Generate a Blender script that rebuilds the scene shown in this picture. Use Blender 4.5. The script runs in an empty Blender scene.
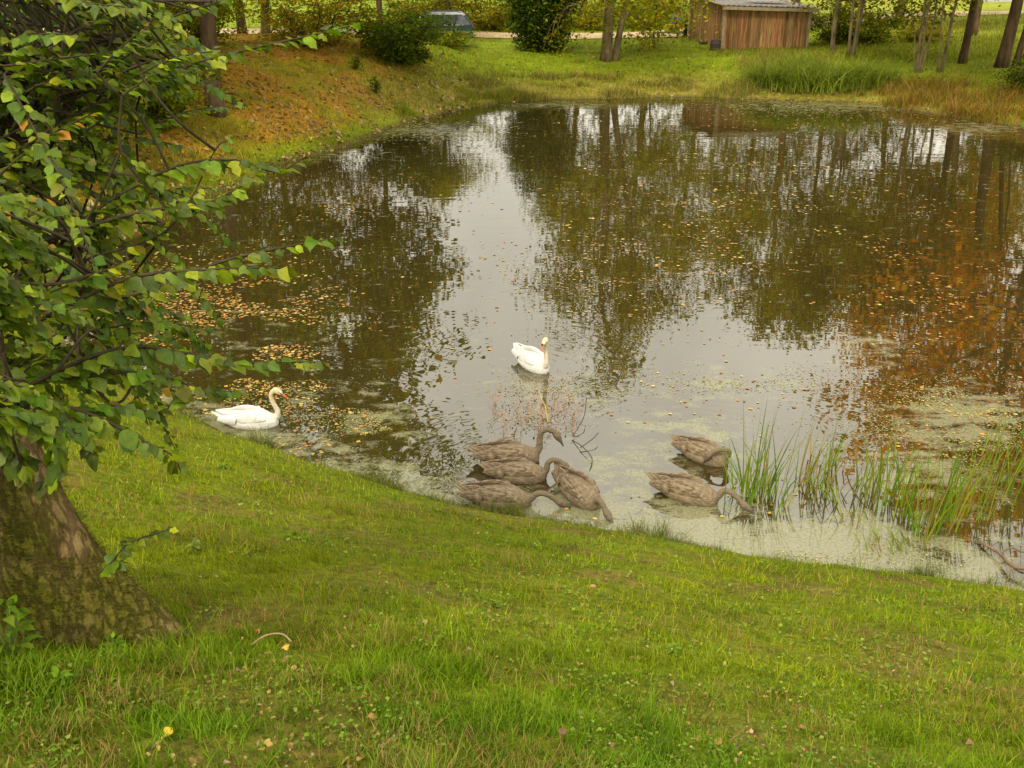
import bpy, bmesh, math, random
import numpy as np
from mathutils import Vector, Matrix

# ------------------------------------------------------------------ camera, sky, sun, exposure
scene = bpy.context.scene
COL = scene.collection
RS = np.random.RandomState(7)
random.seed(7)
CAM_H, PITCH, FPX = 5.7, math.radians(23.4), 1000.0
cam_d = bpy.data.cameras.new('camera'); cam = bpy.data.objects.new('camera', cam_d); COL.objects.link(cam)
cam.location = (0, 0, CAM_H); cam.rotation_euler = (math.radians(90) - PITCH, 0, 0)
cam_d.sensor_width = 36.0; cam_d.lens = 36.0 * FPX / 1024.0; cam_d.clip_end = 3000; cam_d.clip_start = 0.05
scene.camera = cam

SUN_EL, SUN_AZ = math.radians(48), math.radians(200)     # azimuth: from +Y clockwise, light comes from behind left
world = bpy.data.worlds.new('World'); scene.world = world; world.use_nodes = True
wt = world.node_tree; wt.nodes.clear()
def wn(t, **k):
    n = wt.nodes.new(t)
    for a, b in k.items(): setattr(n, a, b)
    return n
w_out = wn('ShaderNodeOutputWorld'); w_bg = wn('ShaderNodeBackground')
w_sky = wn('ShaderNodeTexSky'); w_sky.sky_type = 'NISHITA'; w_sky.sun_disc = False
w_sky.sun_elevation = SUN_EL; w_sky.sun_rotation = SUN_AZ; w_sky.air_density = 1.0; w_sky.dust_density = 2.0
w_hs = wn('ShaderNodeHueSaturation'); w_hs.inputs['Saturation'].default_value = 0.1
w_tc = wn('ShaderNodeTexCoord'); w_no = wn('ShaderNodeTexNoise'); w_no.inputs['Scale'].default_value = 2.6
w_no.inputs['Detail'].default_value = 5; w_no.inputs['Roughness'].default_value = 0.55
w_rm = wn('ShaderNodeMapRange'); w_rm.inputs['From Min'].default_value = 0.35; w_rm.inputs['From Max'].default_value = 0.7
w_cl = wn('ShaderNodeMixRGB'); w_cl.inputs[2].default_value = (15.0, 14.3, 12.8, 1)   # overcast cloud layer
w_fa = wn('ShaderNodeMath', operation='MULTIPLY_ADD'); w_fa.inputs[1].default_value = 0.45; w_fa.inputs[2].default_value = 0.5
wl = wt.links.new
wl(w_tc.outputs['Generated'], w_no.inputs['Vector']); wl(w_no.outputs['Fac'], w_rm.inputs['Value'])
wl(w_rm.outputs[0], w_fa.inputs[0]); wl(w_fa.outputs[0], w_cl.inputs[0])
wl(w_sky.outputs[0], w_hs.inputs['Color']); wl(w_hs.outputs[0], w_cl.inputs[1])
wl(w_cl.outputs[0], w_bg.inputs[0]); w_bg.inputs[1].default_value = 0.1
wl(w_bg.outputs[0], w_out.inputs[0])

sun_d = bpy.data.lights.new('sun', 'SUN'); sun = bpy.data.objects.new('sun', sun_d); COL.objects.link(sun)
sun_d.energy = 2.4; sun_d.angle = math.radians(14); sun_d.color = (1.0, 0.92, 0.74)
sdir = Vector((math.sin(SUN_AZ) * math.cos(SUN_EL), math.cos(SUN_AZ) * math.cos(SUN_EL), math.sin(SUN_EL)))
sun.rotation_euler = sdir.to_track_quat('Z', 'Y').to_euler()
sun.location = (0, -10, 40)
vs = scene.view_settings
vs.view_transform = 'Standard'; vs.look = 'None'; vs.exposure = 0.6; vs.gamma = 1.0; vs.use_curve_mapping = False

# ------------------------------------------------------------------ helpers
SP, CP = math.sin(PITCH), math.cos(PITCH)
def ray(px, py):
    px = np.asarray(px, float); py = np.asarray(py, float)
    v = (384 - py) / FPX; u = (px - 512) / FPX
    return np.stack([u, CP + v * SP, -SP + v * CP], -1)
def at_t(px, py, t):                      # point at depth t along the view axis of the photograph
    d = ray(px, py); return np.array([0, 0, CAM_H]) + d * np.asarray(t)[..., None]
def on_water(px, py, z=0.0):
    d = ray(px, py); t = (z - CAM_H) / d[..., 2]
    return np.array([0, 0, CAM_H]) + d * t[..., None]

def tag(o, label=None, cat=None, group=None, kind=None):
    if label: o['label'] = label
    if cat: o['category'] = cat
    if group: o['group'] = group
    if kind: o['kind'] = kind
    return o
def empty(name, loc, label, cat, group=None, rz=0.0):
    o = bpy.data.objects.new(name, None); COL.objects.link(o)
    o.location = loc; o.rotation_euler = (0, 0, rz); o.empty_display_size = 0.2
    return tag(o, label, cat, group)
def link(name, me, mat, parent=None, smooth=True):
    o = bpy.data.objects.new(name, me); COL.objects.link(o)
    if mat: me.materials.append(mat)
    if smooth and len(me.polygons): me.polygons.foreach_set('use_smooth', np.ones(len(me.polygons), bool))
    if parent: o.parent = parent
    return o

def fast_mesh(name, V, polys, fcol=None, uv=None):
    """V (N,3); polys: list of int arrays (M,k). fcol: (F,3) per face. uv: (N,2) per vertex."""
    me = bpy.data.meshes.new(name)
    V = np.ascontiguousarray(V, np.float32)
    polys = [np.asarray(p, np.int32) for p in polys if len(p)]
    loops = np.concatenate([p.ravel() for p in polys])
    tot = np.concatenate([np.full(len(p), p.shape[1], np.int32) for p in polys])
    start = np.concatenate([[0], np.cumsum(tot)[:-1]]).astype(np.int32)
    me.vertices.add(len(V)); me.vertices.foreach_set('co', V.ravel())
    me.loops.add(len(loops)); me.loops.foreach_set('vertex_index', loops)
    me.polygons.add(len(tot)); me.polygons.foreach_set('loop_start', start); me.polygons.foreach_set('loop_total', tot)
    if uv is not None:
        l = me.uv_layers.new(name='UVMap'); l.data.foreach_set('uv', np.ascontiguousarray(uv[loops], np.float32).ravel())
    if fcol is not None:
        a = me.attributes.new('col', 'FLOAT_COLOR', 'FACE')
        c = np.ones((len(tot), 4), np.float32); c[:, :3] = fcol
        a.data.foreach_set('color', c.ravel())
    me.update(calc_edges=True); me.validate()
    return me

class MB:
    def __init__(s): s.v = []; s.f = []; s.c = []; s.cur = (1, 1, 1)
    def add(s, vs_, fs_):
        b = len(s.v); s.v.extend([tuple(map(float, p)) for p in vs_])
        s.f.extend([tuple(i + b for i in f) for f in fs_]); s.c.extend([s.cur] * len(fs_))
    def box(s, c, size, rz=0.0, bev=0.0, M=None):
        bm = bmesh.new(); bmesh.ops.create_cube(bm, size=1.0)
        bmesh.ops.scale(bm, vec=size, verts=bm.verts)
        if bev: bmesh.ops.bevel(bm, geom=bm.edges[:], offset=bev, segments=2, affect='EDGES', profile=0.6)
        T = (M or Matrix.Identity(4)) @ Matrix.Translation(c) @ Matrix.Rotation(rz, 4, 'Z')
        bm.verts.ensure_lookup_table()
        s.add([T @ v.co for v in bm.verts], [[v.index for v in f.verts] for f in bm.faces]); bm.free()
    def tube(s, pts, rad, n=8, cap=True, squash=None):
        pts = [Vector(p) for p in pts]; N = len(pts)
        rad = [rad] * N if np.isscalar(rad) else list(rad)
        t0 = (pts[1] - pts[0]).normalized()
        a = Vector((0, 0, 1)) if abs(t0.z) < 0.9 else Vector((1, 0, 0))
        nrm = t0.cross(a).normalized(); vs_ = []
        for i, p in enumerate(pts):
            t = (pts[min(i + 1, N - 1)] - pts[max(i - 1, 0)]).normalized()
            nrm = (nrm - t * nrm.dot(t)).normalized(); b = t.cross(nrm)
            for k in range(n):
                an = 2 * math.pi * k / n
                vs_.append(p + nrm * (rad[i] * math.cos(an)) + b * (rad[i] * math.sin(an)))
        fs_ = [(i * n + k, i * n + (k + 1) % n, (i + 1) * n + (k + 1) % n, (i + 1) * n + k) for i in range(N - 1) for k in range(n)]
        if cap: fs_ += [tuple(range(n))[::-1], tuple((N - 1) * n + k for k in range(n))]
        s.add(vs_, fs_)
    def loft(s, rings):                  # rings of equal length, capped
        n = len(rings[0]); vs_ = [p for r in rings for p in r]; N = len(rings)
        fs_ = [(i * n + k, i * n + (k + 1) % n, (i + 1) * n + (k + 1) % n, (i + 1) * n + k) for i in range(N - 1) for k in range(n)]
        fs_ += [tuple(range(n))[::-1], tuple((N - 1) * n + k for k in range(n))]
        s.add(vs_, fs_)
    def mesh(s, name):
        me = bpy.data.meshes.new(name); me.from_pydata(s.v, [], s.f)
        a = me.attributes.new('col', 'FLOAT_COLOR', 'FACE')
        c = np.ones((len(s.f), 4), np.float32); c[:, :3] = np.array(s.c); a.data.foreach_set('color', c.ravel())
        me.validate(); me.update(); return me
    def build(s, name, mat, parent=None, smooth=False): return link(name, s.mesh(name), mat, parent, smooth)

def smooth_path(pts, k=5):
    P = [np.array(p, float) for p in pts]; P = [2 * P[0] - P[1]] + P + [2 * P[-1] - P[-2]]; out = []
    for i in range(1, len(P) - 2):
        for j in range(k):
            t = j / k
            out.append(0.5 * ((2 * P[i]) + (-P[i-1] + P[i+1]) * t + (2*P[i-1] - 5*P[i] + 4*P[i+1] - P[i+2]) * t*t + (-P[i-1] + 3*P[i] - 3*P[i+1] + P[i+2]) * t**3))
    out.append(P[-2]); return out

# value noise for layout
_NT = np.random.RandomState(3).rand(256, 256)
def vnoise(x, y):
    xi = np.floor(x).astype(int); yi = np.floor(y).astype(int); fx = x - xi; fy = y - yi
    fx = fx * fx * (3 - 2 * fx); fy = fy * fy * (3 - 2 * fy)
    g = lambda a, b: _NT[a % 256, b % 256]
    return (g(xi, yi) * (1-fx) + g(xi+1, yi) * fx) * (1-fy) + (g(xi, yi+1) * (1-fx) + g(xi+1, yi+1) * fx) * fy
def fbm(x, y, o=3):
    s = 0; a = 0.5
    for i in range(o): s = s + a * vnoise(x * 2**i + 17 * i, y * 2**i + 31 * i); a *= 0.5
    return s / (1 - 0.5**o)
def sst(a, b, x):
    t = np.clip((x - a) / (b - a), 0, 1); return t * t * (3 - 2 * t)

# ------------------------------------------------------------------ materials
def mat_new(name):
    m = bpy.data.materials.new(name); m.use_nodes = True; nt = m.node_tree; nt.nodes.clear()
    return m, nt, nt.links.new
def N(nt, t, **k):
    n = nt.nodes.new(t)
    for a, b in k.items():
        if a in ('inp',):
            for kk, vv in b.items(): n.inputs[kk].default_value = vv
        else: setattr(n, a, b)
    return n
def noise(nt, lk, scale, vec=None, detail=4, rough=0.55, stretch=None, coord='Object'):
    tc = N(nt, 'ShaderNodeTexCoord'); n = N(nt, 'ShaderNodeTexNoise', inp={'Scale': scale, 'Detail': detail, 'Roughness': rough})
    if stretch:
        mp = N(nt, 'ShaderNodeMapping'); mp.inputs['Scale'].default_value = stretch
        lk(tc.outputs[coord], mp.inputs[0]); lk(mp.outputs[0], n.inputs['Vector'])
    else: lk(tc.outputs[coord], n.inputs['Vector'])
    return n
def ramp(nt, lk, src, stops):
    r = N(nt, 'ShaderNodeValToRGB'); e = r.color_ramp.elements
    while len(e) < len(stops): e.new(0.5)
    for i, (p, c) in enumerate(stops): e[i].position = p; e[i].color = (c[0], c[1], c[2], 1)
    lk(src, r.inputs[0]); return r
def simple_mat(name, c1, c2, scale=8, rough=0.7, bump=0.2, stretch=None, metallic=0.0, spec=0.5, attr=False, detail=5, bump_dist=0.01):
    m, nt, lk = mat_new(name); out = N(nt, 'ShaderNodeOutputMaterial'); p = N(nt, 'ShaderNodeBsdfPrincipled')
    p.inputs['Roughness'].default_value = rough; p.inputs['Metallic'].default_value = metallic
    p.inputs['Specular IOR Level'].default_value = spec
    n = noise(nt, lk, scale, detail=detail, stretch=stretch)
    r = ramp(nt, lk, n.outputs['Fac'], [(0.3, c1), (0.7, c2)])
    src = r.outputs[0]
    if attr:
        a = N(nt, 'ShaderNodeAttribute', attribute_name='col'); mx = N(nt, 'ShaderNodeMixRGB', blend_type='MULTIPLY', inp={0: 1.0})
        lk(src, mx.inputs[1]); lk(a.outputs['Color'], mx.inputs[2]); src = mx.outputs[0]
    lk(src, p.inputs['Base Color'])
    if bump:
        b = N(nt, 'ShaderNodeBump', inp={'Strength': bump, 'Distance': bump_dist}); lk(n.outputs['Fac'], b.inputs['Height']); lk(b.outputs[0], p.inputs['Normal'])
    lk(p.outputs[0], out.inputs[0]); return m
def leaf_mat(name, rough=0.5, trans=0.35, veins=False, spec=0.4, tint=(1.25, 1.15, 0.5)):
    m, nt, lk = mat_new(name); out = N(nt, 'ShaderNodeOutputMaterial'); p = N(nt, 'ShaderNodeBsdfPrincipled')
    p.inputs['Roughness'].default_value = rough; p.inputs['Specular IOR Level'].default_value = spec
    a = N(nt, 'ShaderNodeAttribute', attribute_name='col'); col = a.outputs['Color']
    if veins:
        n = noise(nt, lk, 40, detail=2)
        r = ramp(nt, lk, n.outputs['Fac'], [(0.3, (0.75, 0.75, 0.75)), (0.7, (1.2, 1.2, 1.2))])
        mx = N(nt, 'ShaderNodeMixRGB', blend_type='MULTIPLY', inp={0: 1.0}); lk(col, mx.inputs[1]); lk(r.outputs[0], mx.inputs[2])
        uv = N(nt, 'ShaderNodeTexCoord'); sx = N(nt, 'ShaderNodeSeparateXYZ'); lk(uv.outputs['UV'], sx.inputs[0])
        ab = N(nt, 'ShaderNodeMath', operation='ABSOLUTE'); lk(sx.outputs[1], ab.inputs[0])
        m1 = N(nt, 'ShaderNodeMath', operation='MULTIPLY_ADD', inp={1: -0.35}); lk(ab.outputs[0], m1.inputs[0]); lk(sx.outputs[0], m1.inputs[2])
        m2 = N(nt, 'ShaderNodeMath', operation='MULTIPLY', inp={1: 52.0}); lk(m1.outputs[0], m2.inputs[0])
        sn = N(nt, 'ShaderNodeMath', operation='SINE'); lk(m2.outputs[0], sn.inputs[0])
        b = N(nt, 'ShaderNodeBump', inp={'Strength': 0.3, 'Distance': 0.0015}); lk(sn.outputs[0], b.inputs['Height']); lk(b.outputs[0], p.inputs['Normal'])
        vr = N(nt, 'ShaderNodeMapRange', inp={'From Min': 0.0, 'From Max': 0.06, 'To Min': 0.35, 'To Max': 0.0}); lk(ab.outputs[0], vr.inputs[0])
        mv = N(nt, 'ShaderNodeMixRGB', inp={2: (0.2, 0.21, 0.04, 1)}); lk(vr.outputs[0], mv.inputs[0]); lk(mx.outputs[0], mv.inputs[1]); col = mv.outputs[0]
    lk(col, p.inputs['Base Color'])
    t = N(nt, 'ShaderNodeBsdfTranslucent'); tm = N(nt, 'ShaderNodeMixRGB', blend_type='MULTIPLY', inp={0: 1.0, 2: (*tint, 1)})
    lk(col, tm.inputs[1]); lk(tm.outputs[0], t.inputs[0])
    ms = N(nt, 'ShaderNodeMixShader', inp={0: trans}); lk(p.outputs[0], ms.inputs[1]); lk(t.outputs[0], ms.inputs[2]); lk(ms.outputs[0], out.inputs[0])
    return m

M_leaf = leaf_mat('broad_leaf', 0.4, 0.42, True, 0.35, (1.25, 1.35, 0.35))
M_far = leaf_mat('far_foliage', 0.6, 0.58, False, 0.1, (1.45, 1.3, 0.4))
M_grass = leaf_mat('grass_blade', 0.55, 0.4, False, 0.12, (1.0, 1.2, 0.4))
M_reed = leaf_mat('reed_blade', 0.5, 0.3, False, 0.2, (1.0, 1.2, 0.4))
M_float = leaf_mat('floating_leaf', 0.45, 0.0, False, 0.4)
M_bark = simple_mat('bark_dark', (0.035, 0.022, 0.01), (0.15, 0.1, 0.05), 5, 0.9, 0.9, (1, 1, 0.22), spec=0.2, bump_dist=0.04)
M_birch = simple_mat('bark_grey', (0.05, 0.035, 0.016), (0.24, 0.18, 0.09), 3, 0.85, 0.8, (1, 1, 0.45), spec=0.2, bump_dist=0.04)
M_twig = simple_mat('twig', (0.025, 0.018, 0.008), (0.07, 0.05, 0.022), 30, 0.8, 0.3, spec=0.2)

# ------------------------------------------------------------------ terrain
SHORE_PX = [(1100, 603), (1024, 592), (950, 582), (900, 577), (850, 571), (800, 566), (760, 561), (720, 553), (680, 545), (640, 537), (600, 530), (560, 525),
            (530, 522), (490, 515), (450, 505), (425, 497), (400, 490), (365, 480), (330, 470), (280, 452), (220, 430), (170, 408), (110, 380), (60, 345), (55, 295), (105, 250), (170, 215), (225, 190),
            (285, 166), (335, 150), (390, 130), (440, 115), (500, 103), (560, 99), (620, 98), (700, 97), (740, 99), (790, 101), (830, 103), (870, 104), (910, 110), (960, 118), (1024, 127), (1090, 140)]
shore = on_water(*np.array(SHORE_PX, float).T)[:, :2]
shore = np.concatenate([shore, np.array([(23.5, 31), (26, 26), (25, 18), (19, 11), (12, 7.6), (8, 7.0)])])
shore = np.array(smooth_path(np.concatenate([shore, shore[:1]]), 4))[:-1]
_w = np.stack([(fbm(shore[:, 0] * 1.1, shore[:, 1] * 1.1) - 0.5), (fbm(shore[:, 0] * 1.1 + 40, shore[:, 1] * 1.1) - 0.5)], -1)
shore = shore + _w * np.clip(shore[:, 1:2] / 40, 0.25, 0.9)
def shore_dist_exact(x, y):
    """signed distance to the shoreline, positive on land"""
    x = np.asarray(x, float).ravel(); y = np.asarray(y, float).ravel()
    A = shore; B = np.roll(shore, -1, 0); best = np.full(len(x), 1e9); ins = np.zeros(len(x), bool)
    for a, b in zip(A, B):
        d = b - a; L = d @ d
        t = np.clip(((x - a[0]) * d[0] + (y - a[1]) * d[1]) / L, 0, 1)
        best = np.minimum(best, (x - a[0] - t * d[0])**2 + (y - a[1] - t * d[1])**2)
        c = (a[1] > y) != (b[1] > y)
        if c.any(): ins ^= c & (x < (b[0] - a[0]) * (y - a[1]) / (b[1] - a[1] + 1e-12) + a[0])
    d = np.sqrt(best); return np.where(ins, -d, d)
_gx = np.arange(-26, 42.01, 0.2); _gy = np.arange(-8, 76.01, 0.2); _GX, _GY = np.meshgrid(_gx, _gy)
_SG = shore_dist_exact(_GX, _GY).reshape(_GX.shape)
def shore_dist(x, y):
    x = np.asarray(x, float).ravel(); y = np.asarray(y, float).ravel()
    cx = np.clip(x, -26, 41.99); cy = np.clip(y, -8, 75.99); fx = (cx + 26) / 0.2; fy = (cy + 8) / 0.2
    i = np.minimum(fx.astype(int), len(_gx) - 2); j = np.minimum(fy.astype(int), len(_gy) - 2); fx -= i; fy -= j
    d = (_SG[j, i] * (1-fx) + _SG[j, i+1] * fx) * (1-fy) + (_SG[j+1, i] * (1-fx) + _SG[j+1, i+1] * fx) * fy
    return d + np.hypot(x - cx, y - cy)
def smin(a, b, k):
    h = np.clip(0.5 + 0.5 * (b - a) / k, 0, 1); return b * (1 - h) + a * h - k * h * (1 - h)
def height(x, y, sd=None):
    x = np.asarray(x, float); y = np.asarray(y, float); shp = x.shape
    d = (shore_dist(x, y) if sd is None else sd).reshape(shp)
    wn_ = 1 - sst(12, 24, y); wl_ = (1 - wn_) * (1 - sst(-6, 0.5, x)) * (1 - 0.85 * sst(46, 55, y))
    wf = 1 - wn_ - wl_
    k = 0.5 * wn_ + 0.36 * wl_ + 0.16 * wf
    P = 4.3 * wn_ + 2.3 * wl_ + 1.1 * wf
    dp = np.clip(d, 0, None)
    h = smin(k * dp, P, 0.9) + 0.07 * sst(0, 0.25, d) - 0.0
    h = np.where(d < 0, np.clip(d * 0.45, -0.9, 0) - 0.02, h)
    near = np.clip(1 - np.maximum(np.abs(x) - 10, 0) / 10, 0, 1) * (1 - sst(50, 56, y))
    h = h + near * sst(0.1, 1.2, d) * ((fbm(x * 1.3, y * 1.3) - 0.5) * 0.16 + (fbm(x * 6, y * 6, 2) - 0.5) * 0.05)
    far = sst(95, 300, y) + sst(60, 300, np.abs(x))
    return h + far * 3.0
def H(x, y): return float(height(np.array([x]), np.array([y]))[0])
def on_ground(px, py):
    """points where the view rays through (px,py) meet the ground (vectorised march)"""
    d = ray(px, py); d = d.reshape(-1, 3); lo = np.full(len(d), 0.8)
    t = lo.copy(); hit = np.zeros(len(d), bool); prev = t.copy()
    for i in range(90):
        P = d * t[:, None]; z = CAM_H + P[:, 2]
        idx = np.where(~hit)[0]
        if not len(idx): break
        below = z[idx] < height(P[idx, 0], P[idx, 1])
        hit[idx[below]] = True
        adv = idx[~below]; prev[adv] = t[adv]; t[adv] *= 1.06
        if t.min() > 160: break
    a, b = prev, t.copy()
    for i in range(9):
        m = (a + b) / 2; P = d * m[:, None]; bl = CAM_H + P[:, 2] < height(P[:, 0], P[:, 1])
        b = np.where(bl, m, b); a = np.where(bl, a, m)
    P = d * b[:, None]; P[:, 2] += CAM_H
    return P, hit
def G(px, py):
    P, h = on_ground(np.array([px], float), np.array([py], float)); return P[0]

def axis_coords(segs):
    out = []
    for a, b, s in segs: out += list(np.arange(a, b, s))
    return np.array(out + [segs[-1][1]])
gx = axis_coords([(-420, -60, 30), (-60, -20, 4), (-20, -12, 0.8), (-12, -5, 0.25), (-5, 7, 0.12), (7, 22, 0.25), (22, 32, 0.5), (32, 60, 2), (60, 420, 30)])
gy = axis_coords([(-60, -6, 6), (-6, 0, 0.5), (0, 13, 0.12), (13, 46, 0.25), (46, 70, 0.6), (70, 110, 3), (110, 600, 25)])
X, Y = np.meshgrid(gx, gy); SD = shore_dist(X, Y).reshape(X.shape); Z = height(X, Y, SD.ravel())
nx, ny = len(gx), len(gy); idx = np.arange(nx * ny).reshape(ny, nx)
quads = np.stack([idx[:-1, :-1], idx[:-1, 1:], idx[1:, 1:], idx[1:, :-1]], -1).reshape(-1, 4)
ground_me = fast_mesh('ground', np.stack([X, Y, Z], -1).reshape(-1, 3), [quads])
# ground cover colour per vertex: lawn, leaf litter, mud, meadow
def ground_cover(x, y, sd):
    c = np.zeros(x.shape + (3,)); lawn = np.array([0.13, 0.165, 0.005]); earth = np.array([0.17, 0.125, 0.03]); litter = np.array([0.4, 0.2, 0.02])
    far = np.array([0.19, 0.25, 0.008]); meadow = np.array([0.27, 0.3, 0.03]); mud = np.array([0.09, 0.07, 0.03]); dry = np.array([0.28, 0.21, 0.045])
    c[:] = lawn
    m = 0.8 * sst(0.54, 0.78, fbm(x * 1.7 + 5, y * 1.7))[..., None]; c = c * (1 - m) + earth * m
    f = sst(24, 34, y)[..., None]; c = c * (1 - f) + far * f
    b = ((1 - sst(-6.5, -2.5, x)) * sst(16, 22, y) * (1 - sst(44, 52, y)) * sst(0.3, 1.5, sd))[..., None]
    b = b * (0.35 + 0.65 * sst(0.3, 0.62, fbm(x * 0.8, y * 0.8 + 9)))[..., None]; c = c * (1 - b) + litter * b
    e = (sst(34, 40, y) * (1 - sst(0.8, 5, sd)))[..., None] * 0.75; c = c * (1 - e) + dry * e
    g = (sst(17, 22, x) * sst(50, 58, y))[..., None]; c = c * (1 - g) + meadow * g
    u = (1 - sst(0.02, 0.3, sd))[..., None]; c = c * (1 - u) + mud * u
    return c
gc = ground_cover(X, Y, SD).reshape(-1, 3)
a = ground_me.attributes.new('cover', 'FLOAT_COLOR', 'POINT'); c4 = np.ones((len(gc), 4), np.float32); c4[:, :3] = gc; a.data.foreach_set('color', c4.ravel())
m, nt, lk = mat_new('ground'); out = N(nt, 'ShaderNodeOutputMaterial'); p = N(nt, 'ShaderNodeBsdfPrincipled', inp={'Roughness': 0.95, 'Specular IOR Level': 0.1})
at_ = N(nt, 'ShaderNodeAttribute', attribute_name='cover')
n1 = noise(nt, lk, 1.1, detail=6, rough=0.65); n2 = noise(nt, lk, 14, detail=5, rough=0.7)
r1 = ramp(nt, lk, n1.outputs['Fac'], [(0.3, (0.62, 0.55, 0.5)), (0.5, (1, 1, 1)), (0.72, (1.35, 1.25, 1.1))])
r2 = ramp(nt, lk, n2.outputs['Fac'], [(0.3, (0.45, 0.42, 0.4)), (0.52, (1, 1, 1)), (0.75, (1.6, 1.5, 1.3))])
x1 = N(nt, 'ShaderNodeMixRGB', blend_type='MULTIPLY', inp={0: 1.0}); x2 = N(nt, 'ShaderNodeMixRGB', blend_type='MULTIPLY', inp={0: 1.0})
lk(at_.outputs['Color'], x1.inputs[1]); lk(r1.outputs[0], x1.inputs[2]); lk(x1.outputs[0], x2.inputs[1]); lk(r2.outputs[0], x2.inputs[2]); lk(x2.outputs[0], p.inputs['Base Color'])
bp = N(nt, 'ShaderNodeBump', inp={'Strength': 0.8, 'Distance': 0.06}); lk(n2.outputs['Fac'], bp.inputs['Height']); lk(bp.outputs[0], p.inputs['Normal']); lk(p.outputs[0], out.inputs[0])
ground = tag(link('ground', ground_me, m), kind='structure')

# sandy road
def strip(name, pts, w, mat, dz):
    P = np.array(smooth_path(pts, 14)); T = np.gradient(P, axis=0); T /= np.linalg.norm(T, axis=1)[:, None]
    S = np.stack([-T[:, 1], T[:, 0]], -1); n = 7; V = []
    for j in range(n):
        q = P + S * ((j / (n - 1) - 0.5) * w + (fbm(P[:, :1] * 0.5 + j * 9, P[:, 1:2] * 0.5) - 0.5) * (0.9 if j in (0, n - 1) else 0))
        V.append(np.stack([q[:, 0], q[:, 1], height(q[:, 0], q[:, 1]) + dz], -1))
    V = np.array(V); k = len(P); ii = np.arange(n * k).reshape(n, k)
    q = np.stack([ii[:-1, :-1], ii[:-1, 1:], ii[1:, 1:], ii[1:, :-1]], -1).reshape(-1, 4)
    me = fast_mesh(name, V.reshape(-1, 3), [q[:, ::-1]]); return link(name, me, mat)
M_road = simple_mat('sand_road', (0.42, 0.29, 0.15), (0.6, 0.46, 0.28), 1.6, 0.95, 0.4, spec=0.1)
tag(strip('road', [(-60, 66), (-25, 63), (-6, 61.5), (6, 61.5), (14, 66.5), (24, 76), (36, 84), (55, 88), (90, 92)], 4.2, M_road, 0.04), kind='structure')

# ------------------------------------------------------------------ water
wx = axis_coords([(-11, -6, 0.25), (-6, 7, 0.12), (7, 28, 0.3)]); wy = axis_coords([(6, 17, 0.12), (17, 47, 0.25)])
WX, WY = np.meshgrid(wx, wy); WSD = shore_dist(WX, WY).reshape(WX.shape)
inside = WSD < 0.25
ALGAE = [(385, 420, 60, 40, 0.32), (300, 400, 60, 22, 0.18), (250, 330, 90, 40, 0.15), (960, 420, 75, 34, 0.6), (880, 350, 45, 22, 0.35), (560, 395, 70, 24, 0.3),
         (720, 385, 90, 20, 0.35), (640, 425, 40, 14, 0.35), (640, 535, 180, 38, 0.85), (540, 510, 160, 26, 0.7), (820, 555, 160, 42, 0.9), (440, 500, 60, 16, 0.8), (980, 575, 90, 24, 0.6), (690, 440, 70, 40, 0.4), (620, 470, 60, 30, 0.45),
         (770, 530, 80, 20, 0.55), (920, 470, 90, 40, 0.45), (840, 105, 120, 8, 0.42), (420, 130, 60, 7, 0.42), (350, 155, 40, 7, 0.35), (980, 128, 60, 8, 0.4), (560, 105, 70, 4, 0.4), (660, 300, 40, 30, 0.0)]
V3 = np.stack([WX, WY, np.zeros_like(WX)], -1).reshape(-1, 3)
rel = V3 - np.array([0, 0, CAM_H]); dep = rel[:, 1] * CP - rel[:, 2] * SP; upc = rel[:, 1] * SP + rel[:, 2] * CP
PXw = 512 + FPX * rel[:, 0] / dep; PYw = 384 - FPX * upc / dep      # where each patch lies on the water, from the photograph
alg = np.zeros(len(V3))
for cx, cy, rx, ry, s in ALGAE: alg = np.maximum(alg, s * np.exp(-(((PXw - cx) / rx)**2 + ((PYw - cy) / ry)**2)))
nearshore = (1 - sst(-0.9, -0.05, WSD.ravel())) ; nearshore = sst(-1.1, 0.0, WSD.ravel()) * 0.5 * (V3[:, 1] < 13)
alg = np.maximum(alg, nearshore)
ii = np.arange(WX.size).reshape(WX.shape); keep = inside[:-1, :-1] | inside[1:, 1:] | inside[1:, :-1] | inside[:-1, 1:]
q = np.stack([ii[:-1, :-1], ii[:-1, 1:], ii[1:, 1:], ii[1:, :-1]], -1)[keep]
used, inv = np.unique(q.ravel(), return_inverse=True)
water_me = fast_mesh('water', V3[used], [inv.reshape(-1, 4)])
a = water_me.attributes.new('algae', 'FLOAT', 'POINT'); a.data.foreach_set('value', alg[used].astype(np.float32))

# birds: waterline pixel of the body centre, heading in degrees (0 = +X, -90 = towards the camera)
BIRDS_PX = dict(c1=(508, 461), c2=(517, 478), c3=(498, 503), c4=(578, 496), c5=(686, 497), c6=(702, 458), s1=(532, 366), s2=(251, 425))
BIRD_AT = {k: on_water(*v) for k, v in BIRDS_PX.items()}

m, nt, lk = mat_new('pond_water'); out = N(nt, 'ShaderNodeOutputMaterial')
tc = N(nt, 'ShaderNodeTexCoord')
nA = noise(nt, lk, 1.0, detail=3, rough=0.5, stretch=(0.45, 1.5, 1)); nB = noise(nt, lk, 1.0, detail=2, rough=0.5, stretch=(1.6, 4.5, 1)); nC = noise(nt, lk, 0.16, detail=2)
sep = N(nt, 'ShaderNodeSeparateXYZ'); lk(tc.outputs['Object'], sep.inputs[0])
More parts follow.
